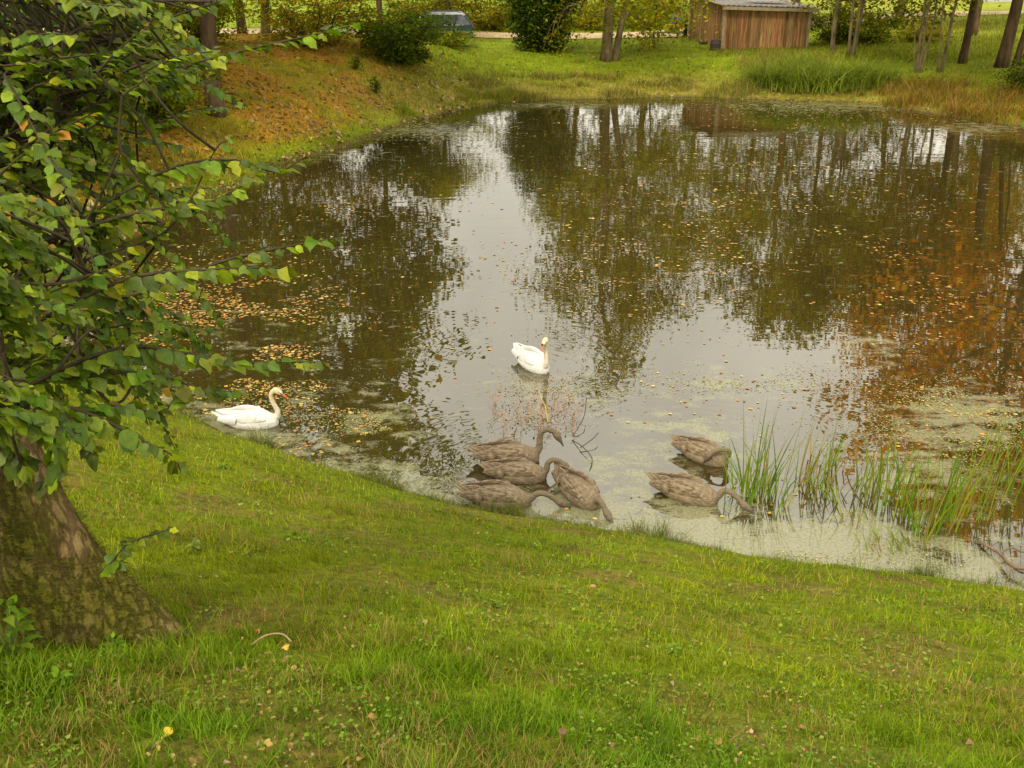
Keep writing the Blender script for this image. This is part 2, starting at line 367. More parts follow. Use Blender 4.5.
# calm near the front, wind-ruffled towards the far shore
wind = N(nt, 'ShaderNodeMapRange', inp={'From Min': 14.0, 'From Max': 32.0, 'To Min': 0.25, 'To Max': 0.62}); lk(sep.outputs[1], wind.inputs[0])
def mth(op, a_, b_=None, c_=None):
    n = N(nt, 'ShaderNodeMath', operation=op)
    for i, v in enumerate((a_, b_, c_)):
        if v is None: continue
        if hasattr(v, 'is_output'): lk(v, n.inputs[i])
        else: n.inputs[i].default_value = v
    return n.outputs[0]
hsum = mth('MULTIPLY_ADD', nB.outputs['Fac'], 0.12, nA.outputs['Fac'])
hsum = mth('MULTIPLY', hsum, wind.outputs[0])
hsum = mth('MULTIPLY', hsum, 1.0)
for k, (amp, fr, fall) in dict(c1=(0.090, 42, 1.5), c3=(0.075, 46, 1.5), c4=(0.135, 40, 1.2), c5=(0.105, 42, 1.5), c6=(0.135, 40, 1.3), s1=(0.075, 30, 1.0), s2=(0.105, 34, 0.9)).items():
    dv = N(nt, 'ShaderNodeVectorMath', operation='DISTANCE'); lk(tc.outputs['Object'], dv.inputs[0]); dv.inputs[1].default_value = tuple(BIRD_AT[k])
    d_ = dv.outputs['Value']
    wob = mth('MULTIPLY_ADD', nA.outputs['Fac'], 0.25, d_)
    s_ = mth('SINE', mth('MULTIPLY', wob, fr)); e_ = mth('POWER', 2.718, mth('MULTIPLY', d_, -fall))
    hsum = mth('MULTIPLY_ADD', mth('MULTIPLY', s_, e_), amp, hsum)
bw = N(nt, 'ShaderNodeBump', inp={'Strength': 1.0, 'Distance': 0.008}); lk(hsum, bw.inputs['Height'])
murk = N(nt, 'ShaderNodeBsdfDiffuse', inp={'Color': (0.034, 0.025, 0.006, 1)})
gl = N(nt, 'ShaderNodeBsdfGlossy', inp={'Color': (1.0, 0.98, 0.9, 1), 'Roughness': 0.0}); lk(bw.outputs[0], gl.inputs['Normal'])
fr = N(nt, 'ShaderNodeFresnel', inp={'IOR': 2.4}); lk(bw.outputs[0], fr.inputs['Normal'])
mw = N(nt, 'ShaderNodeMixShader'); lk(fr.outputs[0], mw.inputs[0]); lk(murk.outputs[0], mw.inputs[1]); lk(gl.outputs[0], mw.inputs[2])
al = N(nt, 'ShaderNodeAttribute', attribute_name='algae')
n3 = noise(nt, lk, 2.2, detail=7, rough=0.68, stretch=(1, 1.6, 1)); n4 = noise(nt, lk, 30, detail=3)
am = mth('ADD', n3.outputs['Fac'], mth('MULTIPLY_ADD', n4.outputs['Fac'], 0.2, -0.6)); am = mth('ADD', am, mth('MULTIPLY', al.outputs['Fac'], 0.42))
mk = N(nt, 'ShaderNodeMapRange', inp={'From Min': 0.1, 'From Max': 0.24, 'To Min': 0.0, 'To Max': 0.6}); lk(am, mk.inputs[0])
ac = ramp(nt, lk, n4.outputs['Fac'], [(0.25, (0.16, 0.155, 0.06)), (0.5, (0.27, 0.265, 0.14)), (0.8, (0.37, 0.355, 0.22))])
ap = N(nt, 'ShaderNodeBsdfPrincipled', inp={'Roughness': 0.45, 'Specular IOR Level': 0.5}); lk(ac.outputs[0], ap.inputs['Base Color'])
mm = N(nt, 'ShaderNodeMixShader'); lk(mk.outputs[0], mm.inputs[0]); lk(mw.outputs[0], mm.inputs[1]); lk(ap.outputs[0], mm.inputs[2]); lk(mm.outputs[0], out.inputs[0])
water = tag(link('water', water_me, m), kind='structure')

# ------------------------------------------------------------------ blades, leaves, scatter
def blades(P, h, w, col, bend=0.35, segs=3, rs=RS, tilt=0.15, az=None, kink=None):
    """tapered curved ribbons; P (n,3) bases, h, w (n,), col (n,3)"""
    n = len(P); az = rs.rand(n) * 2 * np.pi if az is None else az
    D = np.stack([np.cos(az), np.sin(az), np.zeros(n)], -1); sa = az + np.pi / 2 + rs.randn(n) * 0.5
    S = np.stack([np.cos(sa), np.sin(sa), np.zeros(n)], -1); b = bend * (0.3 + rs.rand(n)) ; tl = tilt * rs.randn(n)
    V = []; UV = []
    for j in range(segs):
        u = j / segs; off = (b * u * u + tl * u) * h
        zz = h * (u - 0.28 * b * u * u)
        c = P + D * off[:, None]; c[:, 2] += zz
        ww = w * (1 - u**1.6) * 0.5
        V += [c - S * ww[:, None], c + S * ww[:, None]]
    off = (b + tl) * h; c = P + D * off[:, None]; c[:, 2] += h * (1 - 0.28 * b); V.append(c)
    k = 2 * segs + 1; V = np.stack(V, 1).reshape(-1, 3); base = np.arange(n)[:, None] * k
    Q = np.concatenate([base + np.array([[2*j, 2*j+1, 2*j+3, 2*j+2]]) for j in range(segs - 1)], 0) if segs > 1 else np.zeros((0, 4), int)
    T = base + np.array([[2*segs-2, 2*segs-1, 2*segs]])
    fc = np.concatenate([np.tile(col, (segs - 1, 1)), col], 0)
    return V, Q, T, fc
def blade_mesh(name, *a, **k):
    V, Q, T, fc = blades(*a, **k); return fast_mesh(name, V, [Q, T], fc)

def palette(n, cols, rs=RS, var=0.22):
    cols = np.array(cols, float); c = cols[rs.randint(0, len(cols), n)]
    return np.clip(c * (1 + rs.randn(n, 1) * var) * (1 + rs.randn(n, 3) * 0.08), 0.003, 0.9)

def leaf_cards(C, size, col, rs=RS, up=0.6):
    """small folded diamond leaves for trees seen from afar"""
    n = len(C); nrm = rs.randn(n, 3); nrm[:, 2] = np.abs(nrm[:, 2]) + up; nrm /= np.linalg.norm(nrm, axis=1)[:, None]
    r = rs.randn(n, 3); r -= nrm * (r * nrm).sum(1)[:, None]; r /= np.linalg.norm(r, axis=1)[:, None]; s = np.cross(nrm, r)
    L = size * (0.6 + 0.8 * rs.rand(n)); L = L[:, None]
    a0 = C - r * L * 0.5; a1 = C + s * L * 0.32 - r * L * 0.08 - nrm * L * 0.08; a2 = C + r * L * 0.5 - nrm * L * 0.1; a3 = C - s * L * 0.32 - r * L * 0.08 - nrm * L * 0.08
    V = np.stack([a0, a1, a2, a3], 1).reshape(-1, 3); b = np.arange(n)[:, None] * 4
    T = np.concatenate([b + np.array([[0, 1, 2]]), b + np.array([[0, 2, 3]])], 0)
    return fast_mesh('crown', V, [T], np.concatenate([col, col], 0))

LU = np.array([0.0, 0.12, 0.3, 0.5, 0.72, 0.88, 1.0]); LW = np.array([0.03, 0.55, 0.95, 1.0, 0.72, 0.36, 0.02])
def big_leaves(P, D, NR, L, W, col, rs=RS, fold=0.22, droop=0.35):
    """leaves with a midrib fold: P base, D direction, NR normal, L length, W width"""
    n = len(P); S = np.cross(D, NR); S /= np.linalg.norm(S, axis=1)[:, None] + 1e-9; NR = np.cross(S, D); k = len(LU)
    V = np.zeros((n, k, 3, 3)); UV = np.zeros((n, k, 3, 2)); dr = droop * (0.5 + rs.rand(n)); fo = fold * (0.3 + rs.rand(n))
    for j in range(k):
        u = LU[j]; c = P + D * (L * u)[:, None] - NR * (L * dr * u * u)[:, None]
        w = (W * LW[j] * 0.5)
        jit = 1 + (0.22 if k > 4 else 0.14) * rs.randn(n)
        V[:, j, 0] = c - S * (w * jit)[:, None] + NR * (w * fo)[:, None] ; V[:, j, 1] = c; V[:, j, 2] = c + S * (w * jit)[:, None] + NR * (w * fo)[:, None]
        UV[:, j, :, 0] = u; UV[:, j, 0, 1] = -LW[j]; UV[:, j, 2, 1] = LW[j]
    b = np.arange(n)[:, None] * (k * 3); Q = []
    for j in range(k - 1):
        for s in (0, 1): Q.append(b + np.array([[j*3+s, j*3+s+1, (j+1)*3+s+1, (j+1)*3+s]]))
    nq = len(Q); Q = np.concatenate(Q, 0)
    return V.reshape(-1, 3), Q, np.tile(col, (nq, 1)), UV.reshape(-1, 2)

# ------------------------------------------------------------------ trees
def tree(name, label, base, height_, r, crown_base, crown_r, limbs, leaves, size, cols, seed, bark, cat='tree', group=None, stems=None, droop=0.0, clump=0.55, top=0.35, sides=9, sink=0.12, leafy=None):
    rs = np.random.RandomState(seed); bz = H(base[0], base[1]) - sink
    root = empty(name, (base[0], base[1], bz), label, cat, group)
    tb = MB(); ends = []
    stems = stems or [((0, 0), (rs.randn() * 0.04, rs.randn() * 0.04), 1.0, 1.0)]
    for (ox, oy), (lx, ly), hs, rr in stems:
        hh = height_ * hs; n = 9; pts = []; wob = rs.randn(n, 2).cumsum(0) * 0.02 * hh
        for i in range(n):
            u = i / (n - 1); pts.append((ox + lx * hh * u + wob[i, 0] * u, oy + ly * hh * u + wob[i, 1] * u, hh * u))
        rad = [r * rr * ((1 - 0.82 * (i / (n - 1))) * 1.0) for i in range(n)]
        pts_i = smooth_path(pts, 3); rad_i = np.interp(np.linspace(0, n - 1, len(pts_i)), range(n), rad)
        rad_i = rad_i * (1 + 0.28 * np.exp(-np.linspace(0, hh, len(pts_i)) / max(0.6 * r * 3, 0.2)))
        tb.tube(pts_i, rad_i, sides)
        P = np.array(pts_i)
        nl = max(3, int(limbs * hs / len(stems)))
        for i in range(nl):
            f = crown_base + (0.98 - crown_base) * (i + rs.rand()) / nl; z0 = f * hh * 0.92
            j = int(np.clip(np.searchsorted(P[:, 2], z0), 1, len(P) - 1)); p0 = P[j]
            az = i * 2.4 + rs.rand() * 0.9; g = (f - crown_base) / (1 - crown_base)
            prof = (0.55 + 0.45 * math.sin(math.pi * min(1, g + 0.12))) * (1 - top * g * g) if g < 0.95 else 0.4
            Ln = crown_r * prof * (0.75 + 0.4 * rs.rand()); el = 0.25 + 0.75 * g + rs.randn() * 0.12
            d = np.array([math.cos(az) * math.cos(el), math.sin(az) * math.cos(el), math.sin(el)])
            q = [p0]; cur = d.copy()
            for s in range(5):
                cur = cur + rs.randn(3) * 0.16 + np.array([0, 0, 0.06 - droop * 0.22]); cur /= np.linalg.norm(cur); q.append(q[-1] + cur * Ln / 5)
            r0 = max(0.012, rad_i[j] * 0.42)
            tb.tube(q, [r0 * (1 - 0.17 * s) for s in range(6)], 5, cap=False)
            for s in range(2, 6):
                for t in range(2 if s < 5 else 3):
                    dd = cur * 0.5 + rs.randn(3) * 0.75 + np.array([0, 0, -droop * 0.8]); dd /= np.linalg.norm(dd)
                    ln = Ln * (0.18 + 0.22 * rs.rand()); e1 = q[s] + dd * ln * 0.5; e2 = e1 + (dd + rs.randn(3) * 0.3 - np.array([0, 0, droop])) * ln * 0.5
                    tb.tube([q[s], e1, e2], [r0 * 0.3, r0 * 0.2, r0 * 0.08], 4, cap=False)
                    ends.append((e1, ln)); ends.append((e2, ln)); ends.append(((e1 + e2) / 2, ln))
    tb.build('trunk', bark, root, True)
    E = np.array([e for e, _ in ends]); wts = rs.rand(len(E)) ** 1.3; wts /= wts.sum()
    leaves = int(leaves * (2.1 if size < 0.25 else 1.6)); size *= 0.95 if size < 0.25 else 1.15
    pick = rs.choice(len(E), leaves, p=wts); C = E[pick] + rs.randn(leaves, 3) * clump * np.array([1, 1, 0.75])
    if droop: C[:, 2] -= np.abs(rs.randn(leaves)) * droop * 0.9
    col = palette(leaves, cols, rs); tint = 0.75 + 0.5 * rs.rand(len(E)); col *= tint[pick][:, None]
    c = leaf_cards(C, size, col, rs); link('crown', c, M_far, root)
    return root

def shrub(name, label, base, w, h, leaves, size, cols, seed, cat='shrub', group=None, stems=9, low=0.05, conic=0.0, sink=0.05, open_=0.3):
    rs = np.random.RandomState(seed); root = empty(name, (base[0], base[1], H(base[0], base[1]) - sink), label, cat, group)
    tb = MB(); E = []
    for i in range(stems):
        az = i * 2.4 + rs.rand(); sp = (w / 2) * (0.35 + 0.65 * rs.rand()); hh = h * (0.6 + 0.4 * rs.rand()) * (1 - 0.35 * sp / (w / 2))
        q = [np.array([math.cos(az) * w * 0.04, math.sin(az) * w * 0.04, 0])]
        for s in range(1, 6):
            u = s / 5; q.append(np.array([math.cos(az) * sp * u**0.8, math.sin(az) * sp * u**0.8, hh * u]) + rs.randn(3) * 0.04 * h * np.array([1, 1, 0.4]))
        tb.tube(q, [0.016 * h * (1 - 0.16 * s) for s in range(6)], 5, cap=False)
        for s in range(1, 6):
            for t in range(5):
                e = q[s] + rs.randn(3) * np.array([w, w, h * 0.6]) * 0.13 * (1 - conic * s / 6); e[2] = max(e[2], low * h); tb.tube([q[s], e], [0.005 * h, 0.002 * h], 3, cap=False); E.append(e)
    tb.build('stem', M_twig, root, True)
    leaves = int(leaves * 1.9); size *= 0.72
    if open_ > 1:
        q = rs.randn(420, 3); q /= np.linalg.norm(q, axis=1)[:, None]; q *= (0.75 + 0.25 * rs.rand(420, 1)) * np.array([w * 0.5, w * 0.5, h * 0.5]); E += list(q + np.array([0, 0, h * 0.47]))
    E = np.array(E); wt_ = rs.rand(len(E)) + open_; wt_ /= wt_.sum(); pick = rs.choice(len(E), leaves, p=wt_)
    C = E[pick] + rs.randn(leaves, 3) * np.array([w, w, h * 0.7]) * 0.055; C[:, 2] = np.maximum(C[:, 2], 0.02)
    col = palette(leaves, cols, rs) * (0.75 + 0.5 * rs.rand(len(E)))[pick][:, None]
    link('crown', leaf_cards(C, size, col, rs), M_far, root); return root

GREEN = [(0.08, 0.14, 0.008), (0.11, 0.17, 0.009), (0.06, 0.11, 0.009), (0.16, 0.19, 0.01)]
OLIVE = [(0.15, 0.165, 0.008), (0.22, 0.2, 0.01), (0.12, 0.14, 0.008), (0.26, 0.2, 0.014)]
YELLO = [(0.27, 0.27, 0.009), (0.2, 0.23, 0.009), (0.34, 0.27, 0.012), (0.15, 0.19, 0.009)]
ORANG = [(0.5, 0.22, 0.012), (0.55, 0.3, 0.016), (0.36, 0.18, 0.014), (0.24, 0.19, 0.012), (0.52, 0.17, 0.01)]
DARK = [(0.045, 0.085, 0.01), (0.06, 0.105, 0.01), (0.035, 0.065, 0.01), (0.08, 0.11, 0.014)]

g = G(215, 113); tree('oak_tree', 'leaning brown trunk on the leaf strewn left bank, its yellowing crown hanging above', g[:2], 14.0, 0.27, 0.32, 8.4, 44, 20000, 0.25, YELLO + GREEN + [(0.2, 0.15, 0.02)], 11, M_bark, stems=[((0, 0), (0.025, 0.0), 1, 1)], droop=0.12, top=0.05)
g = G(606, 61)
tree('birch_tree', 'twin stemmed grey tree with drooping yellow green leaves on the far lawn', g[:2], 15.5, 0.27, 0.15, 5.6, 36, 9500, 0.2, YELLO + OLIVE, 12, M_birch, droop=0.6,
     stems=[((0, 0), (0.012, 0), 1, 1), ((0.42, 0.1), (0.1, 0.01), 0.86, 0.62)])
g = G(653, 47); tree('young_tree', 'thin young tree alone on the lawn right of the twin stemmed tree', g[:2], 4.6, 0.06, 0.35, 1.5, 12, 1100, 0.17, YELLO, 13, M_bark, droop=0.4, clump=0.3)
# right bank: slim stems, then the big leaning trunks
def rt(name, label, px, py, h, r, cb, cr, limbs, lv, cols, seed, stems=None, **k):
    b = G(px, py); return tree(name, label, b[:2], h, r, cb, cr, limbs, lv, 0.2, cols, seed, M_birch if name == 'alder_tree' else M_bark, stems=stems, **k)
rt('alder_tree', 'slim dark trunk leaning left, just right of the wooden shed', 832, 54, 12.5, 0.12, 0.2, 3.2, 18, 4600, OLIVE, 21, [((0, 0), (-0.06, 0), 1, 1)])
rt('alder_tree', 'clump of dark stems fanning out above the green sedge tussocks', 850, 57, 12, 0.085, 0.2, 3.4, 24, 5600, OLIVE + GREEN, 22, [((-0.1, 0), (-0.05, 0.01), 1, 1), ((0.1, 0), (0.06, 0), 0.9, 0.9), ((0.2, 0.1), (0.12, 0.02), 0.8, 0.7)])
rt('alder_tree', 'thin multi stemmed tree with a low left shoot, by the brown grass', 917, 73, 10.5, 0.065, 0.3, 3.0, 24, 4200, OLIVE + YELLO, 23, [((0, 0), (-0.055, 0), 1, 1), ((0.05, 0), (-0.01, 0.01), 0.95, 0.9), ((-0.05, 0), (-0.22, 0), 0.45, 0.5), ((0.15, 0), (0.1, 0), 0.9, 0.8)])
rt('alder_tree', 'pair of thin grey stems joined at the base, between alder and dark trunks', 941, 72, 10, 0.075, 0.34, 2.6, 16, 3000, OLIVE + ORANG[:1], 24, [((0, 0), (0.02, 0), 1, 1), ((-0.12, 0), (-0.07, 0), 0.9, 0.5)])
rt('beech_tree', 'straight dark trunk leaning slightly right, before the open meadow', 962, 63, 15.5, 0.18, 0.38, 4.6, 26, 5200, ORANG, 25, [((0, 0), (0.05, 0), 1, 1)])
rt('beech_tree', 'thickest dark trunk on the right with a forked grey stem beside it', 1001, 67, 17, 0.27, 0.36, 6.2, 36, 9000, ORANG, 26, [((0, 0), (0.04, 0), 1, 1), ((0.7, 0.2), (0.1, 0.0), 0.85, 0.5), ((0.9, 0.1), (0.2, 0), 0.6, 0.25)])
# further trees, mostly met through the pond's mirror
def ft(name, label, x, y, h, r, cb, cr, limbs, lv, cols, seed, size=0.26, bark=M_bark, **k): return tree(name, label, (x, y), h, r, cb, cr, limbs, lv, size, cols, seed, bark, **k)
ft('maple_tree', 'orange leaved tree hanging over the pond beyond the right edge of the brown grass', 20.6, 38, 15, 0.3, 0.3, 6.2, 34, 9000, ORANG + ORANG[:2], 31, size=0.25, top=0.1)
ft('poplar_tree', 'tall olive crowned tree behind the wooden shed', 17.5, 66, 18, 0.3, 0.25, 5.5, 26, 6500, OLIVE, 32)
ft('poplar_tree', 'yellow green tree across the road, left of the shed', 9.5, 73, 16.5, 0.28, 0.3, 5.0, 24, 5000, YELLO, 33)
ft('ash_tree', 'broad green tree at the top of the left bank behind the brown trunk', -15.5, 41, 13.5, 0.3, 0.2, 6.0, 30, 10000, GREEN + YELLO, 34)
ft('ash_tree', 'small olive tree beside the road above the parked dark car', -3.8, 66, 7.5, 0.2, 0.2, 4.0, 22, 4800, OLIVE + YELLO, 35, size=0.22)
ft('ash_tree', 'green tree on the left bank, nearest to the big mossy trunk', -15, 24, 12.5, 0.26, 0.15, 5.8, 32, 12000, GREEN + YELLO[:1], 36, size=0.25)
ft('poplar_tree', 'brown green tree on the meadow edge seen between the alder stems', 27, 62, 15, 0.26, 0.3, 4.4, 22, 4600, OLIVE + ORANG[:1], 37)
ft('ash_tree', 'slender ash rising out of the rounded fresh green bush', -6.4, 51.5, 14, 0.16, 0.26, 3.6, 28, 9000, GREEN + OLIVE, 61, size=0.25)
ft('ash_tree', 'dense green tree between the brown trunk and the rounded bush', -12.5, 49, 15, 0.22, 0.22, 4.8, 28, 10000, GREEN + YELLO[:2], 62, size=0.25)
ft('ash_tree', 'leafy tree far behind the parked cars', -14, 60, 12, 0.26, 0.2, 5.5, 24, 5600, GREEN + OLIVE, 38)
BG = 'trees of the wood behind the road'
for i, (x, y, h, l) in enumerate([(5.5, 82, 15, 'first wood tree from the left, behind the twin stemmed tree'), (14, 80, 17, 'wood tree between the road and the left end of the shed'), (21, 86, 19, 'tallest wood tree, behind the shed roof'),
                                  (27, 74, 16, 'wood tree right of the shed, behind the slim dark trunk'), (33, 70, 15, 'wood tree behind the fan of dark stems'), (39, 78, 15, 'last wood tree, at the edge of the meadow')]):
    ft('wood_tree', l, x, y, h, 0.28, 0.12, 5.2, 26, 4600, [OLIVE, YELLO, OLIVE + GREEN, OLIVE + ORANG[:1]][i % 4], 130 + i, size=0.3, group=BG)
# shrubs
g = G(541, 50); shrub('conifer_bush', 'tall dense dark green bush standing alone on the far lawn', g[:2], 3.5, 5.6, 12000, 0.2, DARK + GREEN[:2], 41, 'bush', stems=26, conic=0.1, open_=1.5, low=0.02)
g = G(398, 62); shrub('laurel_bush', 'rounded fresh green bush on the crest of the left bank', g[:2], 3.0, 3.0, 4400, 0.19, GREEN, 42, 'bush', stems=12, open_=0.6)
g = G(450, 47); shrub('hazel_bush', 'low yellow green bush in front of the parked dark car', (g[0] - 0.5, g[1]), 2.8, 0.9, 2200, 0.15, YELLO + GREEN, 43, 'bush', open_=0.6)
g = G(690, 37); shrub('box_bush', 'small clipped dark bush against the left end of the shed', (g[0], g[1]), 1.3, 1.5, 2200, 0.13, DARK, 44, 'bush', open_=1.0)
g = G(375, 92); shrub('sapling', 'small dark sapling on the left bank slope, nearer the water', g[:2], 0.5, 0.75, 160, 0.1, GREEN, 45, 'sapling', stems=4)
g = G(355, 70); shrub('sapling', 'small dark sapling on the left bank slope, nearer the crest', g[:2], 0.6, 0.8, 180, 0.1, GREEN, 46, 'sapling', stems=4)
g = G(155, 128); shrub('hazel_bush', 'leafy green bush left of the brown trunk on the bank', g[:2], 3.0, 2.4, 3000, 0.17, GREEN + YELLO[:2], 47, 'bush', open_=0.6)
g = G(70, 170); shrub('hazel_bush', 'leafy bush by the hidden left end of the pond, behind the near branches', g[:2], 3.6, 2.8, 3600, 0.16, GREEN + YELLO[:2], 48, 'bush', open_=0.6)
g = G(300, 55); shrub('maple_bush', 'orange and olive bush on the crest beyond the brown trunk', (g[0], g[1] + 2), 6.0, 2.6, 4200, 0.17, OLIVE + YELLO + ORANG[:1], 49, 'bush', open_=0.6)
g = G(880, 48); shrub('hazel_bush', 'green bush behind the alder stems at the meadow edge', (g[0], g[1] + 2), 3.0, 1.8, 2200, 0.16, GREEN + YELLO, 50, 'bush', open_=0.6)
g = G(842, 47); shrub('hazel_bush', 'yellow green bush crowding the right end of the shed behind the dark stems', (g[0], g[1] + 1.2), 3.4, 2.8, 3600, 0.16, YELLO + GREEN, 52, 'bush', open_=0.6)
g = G(932, 45); shrub('hazel_bush', 'low olive bush between the multi stemmed tree and the straight dark trunk', (g[0], g[1] + 1.5), 2.6, 1.2, 1800, 0.16, OLIVE + YELLO, 53, 'bush', open_=0.6)
g = G(1040, 95); shrub('willow_bush', 'dark green bush at the right edge behind the brown grass', g[:2], 2.4, 2.0, 2200, 0.15, DARK + GREEN, 51, 'bush', open_=0.6)

HB = 'bushes beyond the sandy road'
for i, (px, y, w, h, c, l) in enumerate([(425, 66, 5.5, 2.8, OLIVE + GREEN + ORANG[:1], 'leftmost bush beyond the road, olive green, above the dark car'), (490, 66, 5.5, 2.6, OLIVE + ORANG[2:3] + YELLO, 'rust tinged bush beyond the road, left of the tall dark bush'),
                                         (580, 67, 5.0, 2.4, OLIVE + YELLO, 'olive bush beyond the road, left of the twin stemmed tree'), (642, 68, 5.0, 2.2, YELLO + GREEN, 'yellow green bush beyond the road, above the thin young tree')]):
    x = (px - 512) / 1000 * y / 1.05; shrub('hedge_bush', l, (x, y), w, h, 3600, 0.19, c, 700 + i, 'bush', HB, open_=0.6)
g = G(118, 80); shrub('hazel_bush', 'tall leafy bush at the top of the left bank behind the near branches', g[:2], 5.0, 3.8, 5200, 0.17, GREEN + YELLO, 710, 'bush', open_=0.6)
g = G(180, 50); shrub('hazel_bush', 'yellow green bush on the crest, left of the leaning brown trunk', (g[0], g[1] + 1.5), 4.2, 3.2, 4200, 0.17, YELLO + GREEN[:2], 711, 'bush', open_=0.6)

# ------------------------------------------------------------------ shed, barrel, car, yellow machine, far house
M_plank = simple_mat('weathered_planks', (0.115, 0.062, 0.026), (0.37, 0.215, 0.085), 3.0, 0.9, 0.5, (6, 6, 0.5), spec=0.15, attr=True)
M_roofing = simple_mat('grey_roofing', (0.16, 0.14, 0.12), (0.33, 0.3, 0.27), 2.0, 0.6, 0.3, (1, 1, 1), spec=0.4)
M_trim = simple_mat('pale_timber', (0.22, 0.17, 0.1), (0.4, 0.32, 0.2), 6, 0.8, 0.3, spec=0.2)
sh0 = G(722, 50)[:2]; rsx = np.array([0.995, 0.1]); rsy = np.array([-0.1, 0.995])
shed = empty('shed', (sh0[0], sh0[1], H(*sh0) - 0.05), 'weathered brown plank shed with a grey sloping roof on the far bank', 'shed', rz=math.atan2(0.1, 0.995))
def planks(name, p0, p1, z0, zt0, zt1, parent, rs=np.random.RandomState(5), th=0.03, w=0.16):
    """upright boards of slightly different width, tone and set from p0 to p1 (shed coordinates)"""
    mb = MB(); p0 = np.array(p0, float); p1 = np.array(p1, float); L = np.linalg.norm(p1 - p0); d = (p1 - p0) / L; n = np.array([d[1], -d[0]]); s = 0
    while s < L - 0.02:
        ww = min(w * (0.8 + 0.45 * rs.rand()), L - s); c = p0 + d * (s + ww / 2) + n * rs.rand() * 0.018; u = (s + ww / 2) / L; zt = zt0 * (1 - u) + zt1 * u - rs.rand() * 0.02
        g_ = 0.6 + 0.75 * rs.rand(); mb.cur = (g_ * (0.95 + 0.25 * rs.rand()), g_, g_ * (0.85 + 0.3 * rs.rand()))
        zb = z0 - rs.rand() * 0.06; mb.box((c[0], c[1], (zb + zt) / 2), (ww - 0.012, th, zt - zb), math.atan2(d[1], d[0]))
        s += ww
    return mb.build(name, M_plank, parent)
W_, D_ = 4.35, 6.2
wf_ = planks('front_wall', (0, 0), (W_, 0), -0.35, 2.12, 1.98, shed); wf_['label'] = 'warm brown front wall of upright planks'
planks('side_wall', (0, D_), (0, 0.04), -0.2, 2.5, 2.12, shed)
planks('side_wall', (W_, 0.04), (W_, D_), -0.35, 1.98, 2.4, shed)
planks('rear_wall', (W_, D_), (0, D_), -0.2, 2.5, 2.5, shed)
mb = MB()
for x, y, z_, w_, h_ in ((-0.03, -0.03, 0.9, 0.13, 2.4), (W_ + 0.03, -0.03, 0.75, 0.13, 2.4), (-0.05, D_, 1.1, 0.2, 2.8)):
    mb = MB(); mb.box((x, y, z_), (w_, w_, h_)); mb.build('corner_post', M_trim, shed)
mb = MB()   # corrugated roof sheet
nxr, nyr = 90, 8; vs_ = []; fs_ = []
for lay in (0, 1):
    for j in range(nyr + 1):
        for i in range(nxr + 1):
            x = -0.3 + (W_ + 0.6) * i / nxr; y = -0.35 + (D_ + 0.7) * j / nyr; u = (x + 0.3) / (W_ + 0.6)
            vs_.append((x, y, 2.22 - 0.15 * u + 0.03 * (y + 0.3) + 0.02 * math.sin(i * 2 * math.pi / 5) - 0.035 * lay))
nn = (nxr + 1) * (nyr + 1); k = nxr + 1
for j in range(nyr):
    for i in range(nxr):
        a_ = j * k + i; fs_ += [(a_, a_ + 1, a_ + k + 1, a_ + k), (nn + a_, nn + a_ + k, nn + a_ + k + 1, nn + a_ + 1)]
for i in range(nxr): fs_ += [(i, nn + i, nn + i + 1, i + 1), (nyr * k + i, nyr * k + i + 1, nn + nyr * k + i + 1, nn + nyr * k + i)]
for j in range(nyr): fs_ += [(j * k, (j + 1) * k, nn + (j + 1) * k, nn + j * k), (j * k + nxr, nn + j * k + nxr, nn + (j + 1) * k + nxr, (j + 1) * k + nxr)]
mb.add(vs_, fs_); roof = mb.build('roof', M_roofing, shed)
mb = MB(); mb.box((W_ / 2, -0.33, 2.06), (W_ + 0.6, 0.04, 0.16), 0, 0, Matrix.Translation((0, 0, 0)) @ Matrix.Rotation(0.03, 4, 'Y')); mb.build('fascia', M_trim, roof)
mb = MB()
mb.box((2.55, 1.3, 2.36), (1.9, 0.9, 0.05), 0.05, 0.01); mb.build('skylight', simple_mat('pale_sheet', (0.42, 0.43, 0.55), (0.7, 0.7, 0.72), 3, 0.3, 0.1), roof)

g = G(715.5, 50)
bar = empty('barrel', (g[0], g[1] + 0.1, H(g[0], g[1] + 0.1) - 0.03), 'squat dark barrel on the grass by the left corner of the shed', 'barrel')
M_dark = simple_mat('dark_rusty_metal', (0.03, 0.022, 0.016), (0.09, 0.06, 0.04), 10, 0.7, 0.3)
def lathe(mb, prof, n=18, c=(0, 0, 0)):
    mb.loft([[(c[0] + r * math.cos(2*math.pi*k/n), c[1] + r * math.sin(2*math.pi*k/n), c[2] + z) for k in range(n)] for r, z in prof])
mb = MB(); lathe(mb, [(0.25, 0), (0.275, 0.04), (0.29, 0.24), (0.275, 0.46), (0.26, 0.5), (0.22, 0.5), (0.2, 0.46)]); mb.build('drum', M_dark, bar, True)
mb = MB()
for z in (0.1, 0.38): lathe(mb, [(0.28, z - 0.02), (0.3, z - 0.02), (0.3, z + 0.02), (0.28, z + 0.02)])
mb.build('hoop', simple_mat('hoop', (0.08, 0.05, 0.03), (0.16, 0.1, 0.06), 10, 0.6), bar)
g = G(706, 45)
mb = MB()
mb.tube([(0, 0, 0.11), (0.35, 0.1, 0.12), (0.75, 0.18, 0.1)], [0.1, 0.11, 0.09], 9)
o = tag(mb.build('log', M_bark, None, True), 'short reddish log lying on the grass against the shed side', 'log'); o.location = (g[0] - 0.3, g[1] + 0.3, H(g[0], g[1]))

